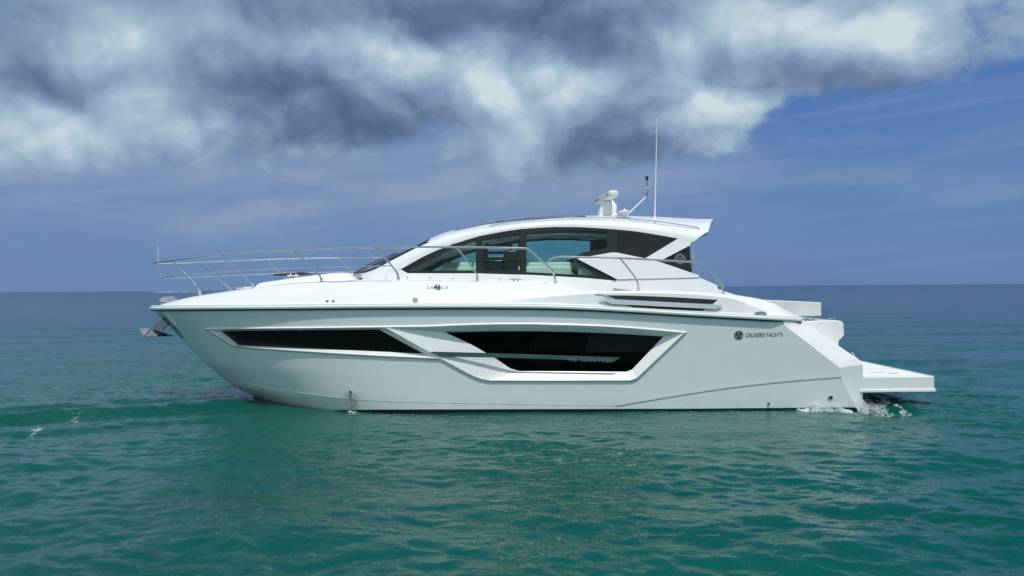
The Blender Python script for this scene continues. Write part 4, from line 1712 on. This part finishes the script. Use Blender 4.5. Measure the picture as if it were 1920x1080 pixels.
# stern hawse ring
p = solve(1425, 588, deck_half)
for s in (1, -1):
    mb = MB()
    pts = [(p.x + 0.095 * math.cos(t), s * (abs(p.y) + 0.012 + 0.008 * math.sin(t)), p.z + 0.028 * math.sin(t)) for t in np.linspace(0, 2 * math.pi, 24, endpoint=False)]
    mb.tube(pts, 0.014, 8, closed=True)
    mb.tube([(p.x - 0.10, s * (abs(p.y) + 0.03), p.z - 0.005), (p.x + 0.11, s * (abs(p.y) + 0.03), p.z + 0.0)], 0.011, 8)
    mb.tube([(p.x - 0.03, s * abs(p.y), p.z - 0.05), (p.x - 0.03, s * (abs(p.y) + 0.03), p.z)], 0.008, 8)
    mb.tube([(p.x + 0.03, s * abs(p.y), p.z - 0.05), (p.x + 0.03, s * (abs(p.y) + 0.03), p.z)], 0.008, 8)
    mb.tube([(p.x - 0.0, s * (abs(p.y) - 0.03), p.z + 0.06), (p.x + 0.03, s * (abs(p.y) - 0.03), p.z + 0.06)], 0.012, 8)
    mb.build('hawse_ring', M['steel'], deck, smooth=50)
# bow roller / bollard
c0, c1 = pj(305, 563, 0.0), pj(325, 560, 0.0)
mb = MB()
for s in (-1, 1):
    mb.prism([(c0.x, s * 0.09, c0.z - 0.06), (c0.x - 0.01, s * 0.09, c0.z + 0.02), (c0.x + 0.10, s * 0.09, c0.z + 0.075), (c1.x - 0.03, s * 0.09, c0.z + 0.08), (c1.x + 0.02, s * 0.09, c0.z + 0.02), (c1.x + 0.02, s * 0.09, c0.z - 0.04)], (0, s * 0.02, 0))
mb.tube([(c0.x + 0.06, -0.1, c0.z + 0.03), (c0.x + 0.06, 0.1, c0.z + 0.03)], 0.04, 14)
mb.tube([(c0.x + 0.15, -0.1, c0.z - 0.0), (c0.x + 0.15, 0.1, c0.z - 0.0)], 0.03, 14)
mb.box(c0.x, c1.x, -0.11, 0.11, c0.z - 0.07, c0.z - 0.04)
mb.build('bow_roller', M['brushed'], deck, smooth=40)
# nav light by the windshield
p = pj(671, 516, -1.05)
mb = MB().box(p.x - 0.08, p.x + 0.08, -1.12, -1.0, p.z - 0.035, p.z + 0.02, bev=0.02)
mb.build('deck_light', M['steel'], deck, smooth=40)

# ------------------------------------------------------------------ stern: bench, transom locker, swim platform
a, b = pj(1439, 562.5, -1.25), pj(1540, 567, -1.25)
zb = pj(1540, 592.5, -1.25).z
mb = MB()
mb.prism([(a.x, -1.25, a.z), (b.x, -1.25, b.z), (b.x, -1.25, zb), (a.x, -1.25, zb)], (0, 2.5, 0))
bench = mb.build('transom_bench', M['ivory'], deck)
bv = bench.modifiers.new('bevel', 'BEVEL')
bv.width = 0.012
bv.segments = 2
mb = MB()
for px_ in (1514, 1525):
    for y in (-1.15, 1.15):
        mb = MB()
        p, q = pj(px_, 592, -1.15), pj(px_, 603, -1.15)
        mb.tube([(p.x, y, p.z), (p.x, y, q.z - 0.02)], 0.018, 10)
        mb.build('bench_leg', M['steel'], deck, smooth=50)
LK = [(1440, 604), (1507, 602.8), (1540, 601), (1572, 601), (1579, 602.5), (1582, 606), (1583.5, 629), (1573, 639.5), (1573, 690), (1440, 690)]
y0 = -1.30
mb = MB().prism([pj(a, b, y0) for a, b in LK], (0, 2.6, 0))
lk = mb.build('transom_locker', M['gelcoat'], deck)
bv = lk.modifiers.new('bevel', 'BEVEL')
bv.width = 0.02
bv.segments = 3
a, b = pj(1553, 600, -0.9), pj(1567, 600, -0.9)
mb = MB().tube([(a.x, -0.9, a.z - 0.02), (a.x, -0.9, a.z + 0.035), (b.x, -0.9, b.z + 0.035), (b.x, -0.9, b.z - 0.02)], 0.009, 8)
mb.build('grab_handle', M['steel'], deck, smooth=50)
p = pj(1603, 671, -1.45)
mb = MB().tube(sm([(p.x - 0.07, -1.45, p.z + 0.06), (p.x - 0.04, -1.45, p.z + 0.10), (p.x + 0.0, -1.45, p.z + 0.03), (p.x + 0.07, -1.45, p.z - 0.05)], 4), 0.014, 8)
mb.build('stern_cleat', M['steel'], deck, smooth=50)


def build_platform():
    yn = -1.695
    a, b = pj(1600, 706, yn), pj(1755.5, 706, yn)
    zt, zb_ = a.z + 0.012, pj(1757, 729, yn).z
    zt = pj(1690, 706, yn).z
    zb_ = pj(1690, 729.5, yn).z
    zl = pj(1690, 734.5, yn).z
    x0, x1 = 5.9, b.x
    mb = MB()

    def ring(inset_, z, dx):
        c = 0.06
        return [Vector(v) for v in ((x0, yn + inset_, z), (x1 - c + dx, yn + inset_, z), (x1 + dx, yn + c + inset_, z), (x1 + dx, -yn - c - inset_, z), (x1 - c + dx, -yn - inset_, z), (x0, -yn - inset_, z))]
    rows = [ring(0.012, zt, -0.012), ring(0.0, zt - 0.012, 0), ring(0.0, zb_, 0.004), ring(-0.02, zb_ - 0.008, 0.022), ring(-0.02, zl, 0.024), ring(0.0, zl - 0.01, 0.0)]
    mb.grid(rows)
    mb.add(rows[0], [tuple(range(6))])
    mb.add(rows[-1], [tuple(range(6))])
    pl = mb.build('swim_platform', M['gelcoat'], yacht, smooth=25)
    MB().box(6.25, x1 - 0.12, -1.6, 1.6, zt + 0.001, zt + 0.006).build('platform_tread', M['nonskid'], pl)
    MB().box(6.32, x1 - 0.02, -0.55, -0.535, zt + 0.0061, zt + 0.0075).build('platform_seam', M['grey_plastic'], pl)
    gr = MB()
    for (xa, xb, y) in ((6.35, 6.60, -0.9), (6.75, 7.0, -1.1), (6.95, 7.15, -1.3), (6.3, 6.55, 0.6), (6.9, 7.2, 0.5)):
        gr.box(xa, xb, y - 0.02, y + 0.02, zt + 0.0062, zt + 0.010)
    gr.build('chock_socket', M['grey_plastic'], pl)


build_platform()

# ------------------------------------------------------------------ anchor
def build_anchor():
    mb = MB()
    # curved shank plate
    sh = [(286, 617.5), (290, 609), (297, 602), (303, 599.5), (316, 607.5), (310, 613), (303, 619.5), (296, 620)]
    mb.prism([pj(a, b, -0.035) for a, b in sh], (0, 0.07, 0))
    an = mb.build('anchor', M['anchor'])
    tag(an, 'polished steel plough anchor hanging under the pointed bow', 'anchor')
    fl = MB()
    P = lambda a, b, y: pj(a, b, y)
    tip_ = P(327, 629.5, 0.0)
    # two plates meeting in a ridge, scooped tail
    ridge = [P(283, 617.0, 0.0), P(297, 621, 0.0), tip_]
    lo0, lo1, tl = P(270, 631.5, -0.17), P(296, 630.5, -0.14), P(260.5, 616.5, -0.06)
    for s in (-1, 1):
        l0, l1, t0 = (Vector((v.x, -s * v.y, v.z)) for v in (lo0, lo1, tl))
        fl.add([ridge[0], ridge[1], l1, l0], [(0, 1, 2, 3)])
        fl.add([ridge[1], tip_, l1], [(0, 1, 2)])
        fl.add([ridge[0], l0, t0], [(0, 1, 2)])
    fl.add([ridge[0], Vector((tl.x, tl.y, tl.z)), Vector((tl.x, -tl.y, tl.z))], [(0, 1, 2)])
    o = fl.build('fluke', M['anchor'], an)
    sd = o.modifiers.new('plate', 'SOLIDIFY')
    sd.thickness = 0.012
    return an


build_anchor()


# ------------------------------------------------------------------ foam, spray and the far sandbar
def foam_material():
    m, b, out = new_mat('sea_foam')
    p = b.n('ShaderNodeBsdfPrincipled')
    p.inputs['Base Color'].default_value = (0.72, 0.77, 0.78, 1)
    p.inputs['Roughness'].default_value = 0.5
    p.inputs['Subsurface Weight'].default_value = 0.0
    m.node_tree.links.new(p.outputs[0], out.inputs[0])
    return m


M['foam'] = foam_material()


_gx, _gy = np.arange(-11.0, 9.0, 0.06), np.arange(-6.5, 1.5, 0.06)
_GH = wave_height(*np.meshgrid(_gx, _gy), np.full((len(_gy), len(_gx)), 0.07))


def water_z(x, y):
    i = min(len(_gx) - 2, max(0, int((x - _gx[0]) / 0.06)))
    j = min(len(_gy) - 2, max(0, int((y - _gy[0]) / 0.06)))
    u, v = (x - _gx[i]) / 0.06, (y - _gy[j]) / 0.06
    return float((_GH[j, i] * (1 - u) + _GH[j, i + 1] * u) * (1 - v) + (_GH[j + 1, i] * (1 - u) + _GH[j + 1, i + 1] * u) * v)


def bubbles(mb, pts):
    """small irregular flattened lumps"""
    for (x, y, z, r) in pts:
        sx, sy, sz = (random.uniform(0.6, 1.4) * r for _ in range(3))
        a = random.uniform(0, 3.14)
        ca, sa = math.cos(a), math.sin(a)
        base = [(1, 0, 0), (0, 1, 0), (-1, 0, 0), (0, -1, 0), (0, 0, 0.8), (0, 0, -0.8)]
        vs = []
        for bx, by, bz in base:
            bx, by, bz = bx * sx, by * sy, bz * sz
            vs.append((x + bx * ca - by * sa, y + bx * sa + by * ca, z + bz))
        mb.add(vs, [(0, 1, 4), (1, 2, 4), (2, 3, 4), (3, 0, 4), (1, 0, 5), (2, 1, 5), (3, 2, 5), (0, 3, 5)])


def scatter(fn, n, r0, r1):
    out = []
    while len(out) < n:
        p = fn()
        if p:
            out.append((*p, random.uniform(r0, r1) * (0.5 + random.random() ** 2)))
    return out


def stern_splash():
    def side():
        u = random.random()
        px = 1502 + 100 * u
        ht = 0.16 * math.exp(-((u - 0.62) / 0.14) ** 2) + 0.10 * math.exp(-((u - 0.36) / 0.12) ** 2) + 0.02
        x = pj(px, 770, -2.1).x
        y = -hb(x, 0.05) - 0.02 - abs(random.gauss(0, 0.11))
        if noise.noise((x * 7, y * 9, 1.0)) + 0.35 * noise.noise((x * 23, y * 23, 4.0)) < -0.08:
            return None
        return (x, y, water_z(x, y) + ht * random.random() ** 2.6)

    def wake():
        u = random.random() ** 1.3
        x = 6.12 + 0.85 * u
        y = random.uniform(-2.05, -0.6) - 0.15 * u
        ht = 0.26 * math.exp(-u * 3.2) + 0.015
        if noise.noise((x * 4.5, y * 6, 2.0)) + 0.6 * noise.noise((x * 17, y * 17, 4.0)) < -0.12 + 0.3 * u:
            return None
        return (x, y, water_z(x, y) + ht * random.random() ** 2.0)
    mb = MB()
    bubbles(mb, scatter(side, 5000, 0.0018, 0.007) + scatter(side, 500, 0.006, 0.013) + scatter(wake, 7500, 0.0018, 0.007) + scatter(wake, 800, 0.006, 0.013))
    o = mb.build('foam', M['foam'], fixn=False)
    tag(o, 'white churned foam and spray around the yacht stern', 'foam', 'stuff')


stern_splash()


def crest(px0, py0, px1, py1, n, label):
    def f():
        t = random.random()
        px, py = px0 + (px1 - px0) * t + random.gauss(0, 4), py0 + (py1 - py0) * t + random.gauss(0, 2.2)
        d = FPX * CAM.z / (py - 540 - 8)
        x, y = (px - 960) / FPX * d, CAM.y + d
        if noise.noise((x * 8, y * 5, 5.0)) < 0.12:
            return None
        return (x, y, water_z(x, y) + random.uniform(-0.006, 0.012))
    mb = MB()
    bubbles(mb, scatter(f, n * 3, 0.0018, 0.005))
    o = mb.build('foam', M['foam'], fixn=False)
    tag(o, label, 'foam', 'stuff')


crest(56, 802, 78, 794, 190, 'larger white whitecap on a wavelet left of the yacht')
crest(122, 784, 150, 773, 130, 'smaller white whitecap nearer the bow on the left')
# flecks along the waterline
def flecks():
    def f():
        px = random.choice([random.uniform(640, 800), random.uniform(1200, 1480), random.uniform(1200, 1480)])
        x = pj(px, 770, -2.0).x
        y = -hb(x, 0.0) - random.uniform(0.05, 0.3)
        if noise.noise((x * 5, y * 14, 3.0)) < 0.2:
            return None
        return (x, y, water_z(x, y) + 0.004)
    mb = MB()
    bubbles(mb, scatter(f, 90, 0.002, 0.005))
    o = mb.build('foam', M['foam'], fixn=False)
    tag(o, 'tiny white foam flecks along the dark waterline of the hull', 'foam', 'stuff')


flecks()


def cooling_water():
    m = glass('clear_water', (0.98, 0.985, 0.98), 1.0)
    mb = MB()
    p = outlet_p
    for k in range(3):
        pts, rad = [], []
        ox, v0 = random.uniform(-0.012, 0.012), random.uniform(0.25, 0.4)
        for i in range(14):
            t = i / 13 * 0.27
            pts.append((p.x + ox + 0.10 * t + random.gauss(0, 0.002), p.y - 0.01 - v0 * t * 0.6, p.z - 0.01 - 4.9 * t * t))
            rad.append(random.uniform(0.003, 0.008))
        mb.tube(pts, rad, 6)
    o = mb.build('water_jet', m, smooth=60)
    tag(o, 'thin jet of cooling water falling from the hull outlet above a rust stain', 'water jet', 'stuff')
    mb = MB()
    x, y = p.x + 0.03, p.y - 0.07
    bubbles(mb, [(x + random.gauss(0, 0.04), y + random.gauss(0, 0.03), water_z(x, y) + random.uniform(0, 0.03), random.uniform(0.004, 0.012)) for _ in range(60)])
    o = mb.build('foam', M['foam'], fixn=False)
    tag(o, 'small white splash where the water jet meets the sea', 'foam', 'stuff')


cooling_water()


def sandbar():
    m, b, p = principled('pale_sand', (0.62, 0.60, 0.55), 0.9, vary=0.3, nscale=0.05)
    D = 1300.0
    mb = MB()
    rows = []
    for t in np.linspace(0, 1, 60):
        px = 282 + 100 * t
        x = (px - 960) / FPX * D
        h = 0.75 * math.sin(math.pi * t) ** 0.6 * (0.55 + 0.45 * noise.noise((t * 14, 0.2, 0.7)))
        h = max(0.02, h)
        rows.append([Vector((x, D - 8 + CAM.y, -0.3)), Vector((x, D - 3 + CAM.y, h * 0.7)), Vector((x, D + CAM.y, h)), Vector((x, D + 6 + CAM.y, -0.3))])
    mb.grid(rows)
    o = mb.build('sandbar', m, smooth=60)
    tag(o, 'pale low sandbar on the far horizon left of the bow', kind='structure')


sandbar()
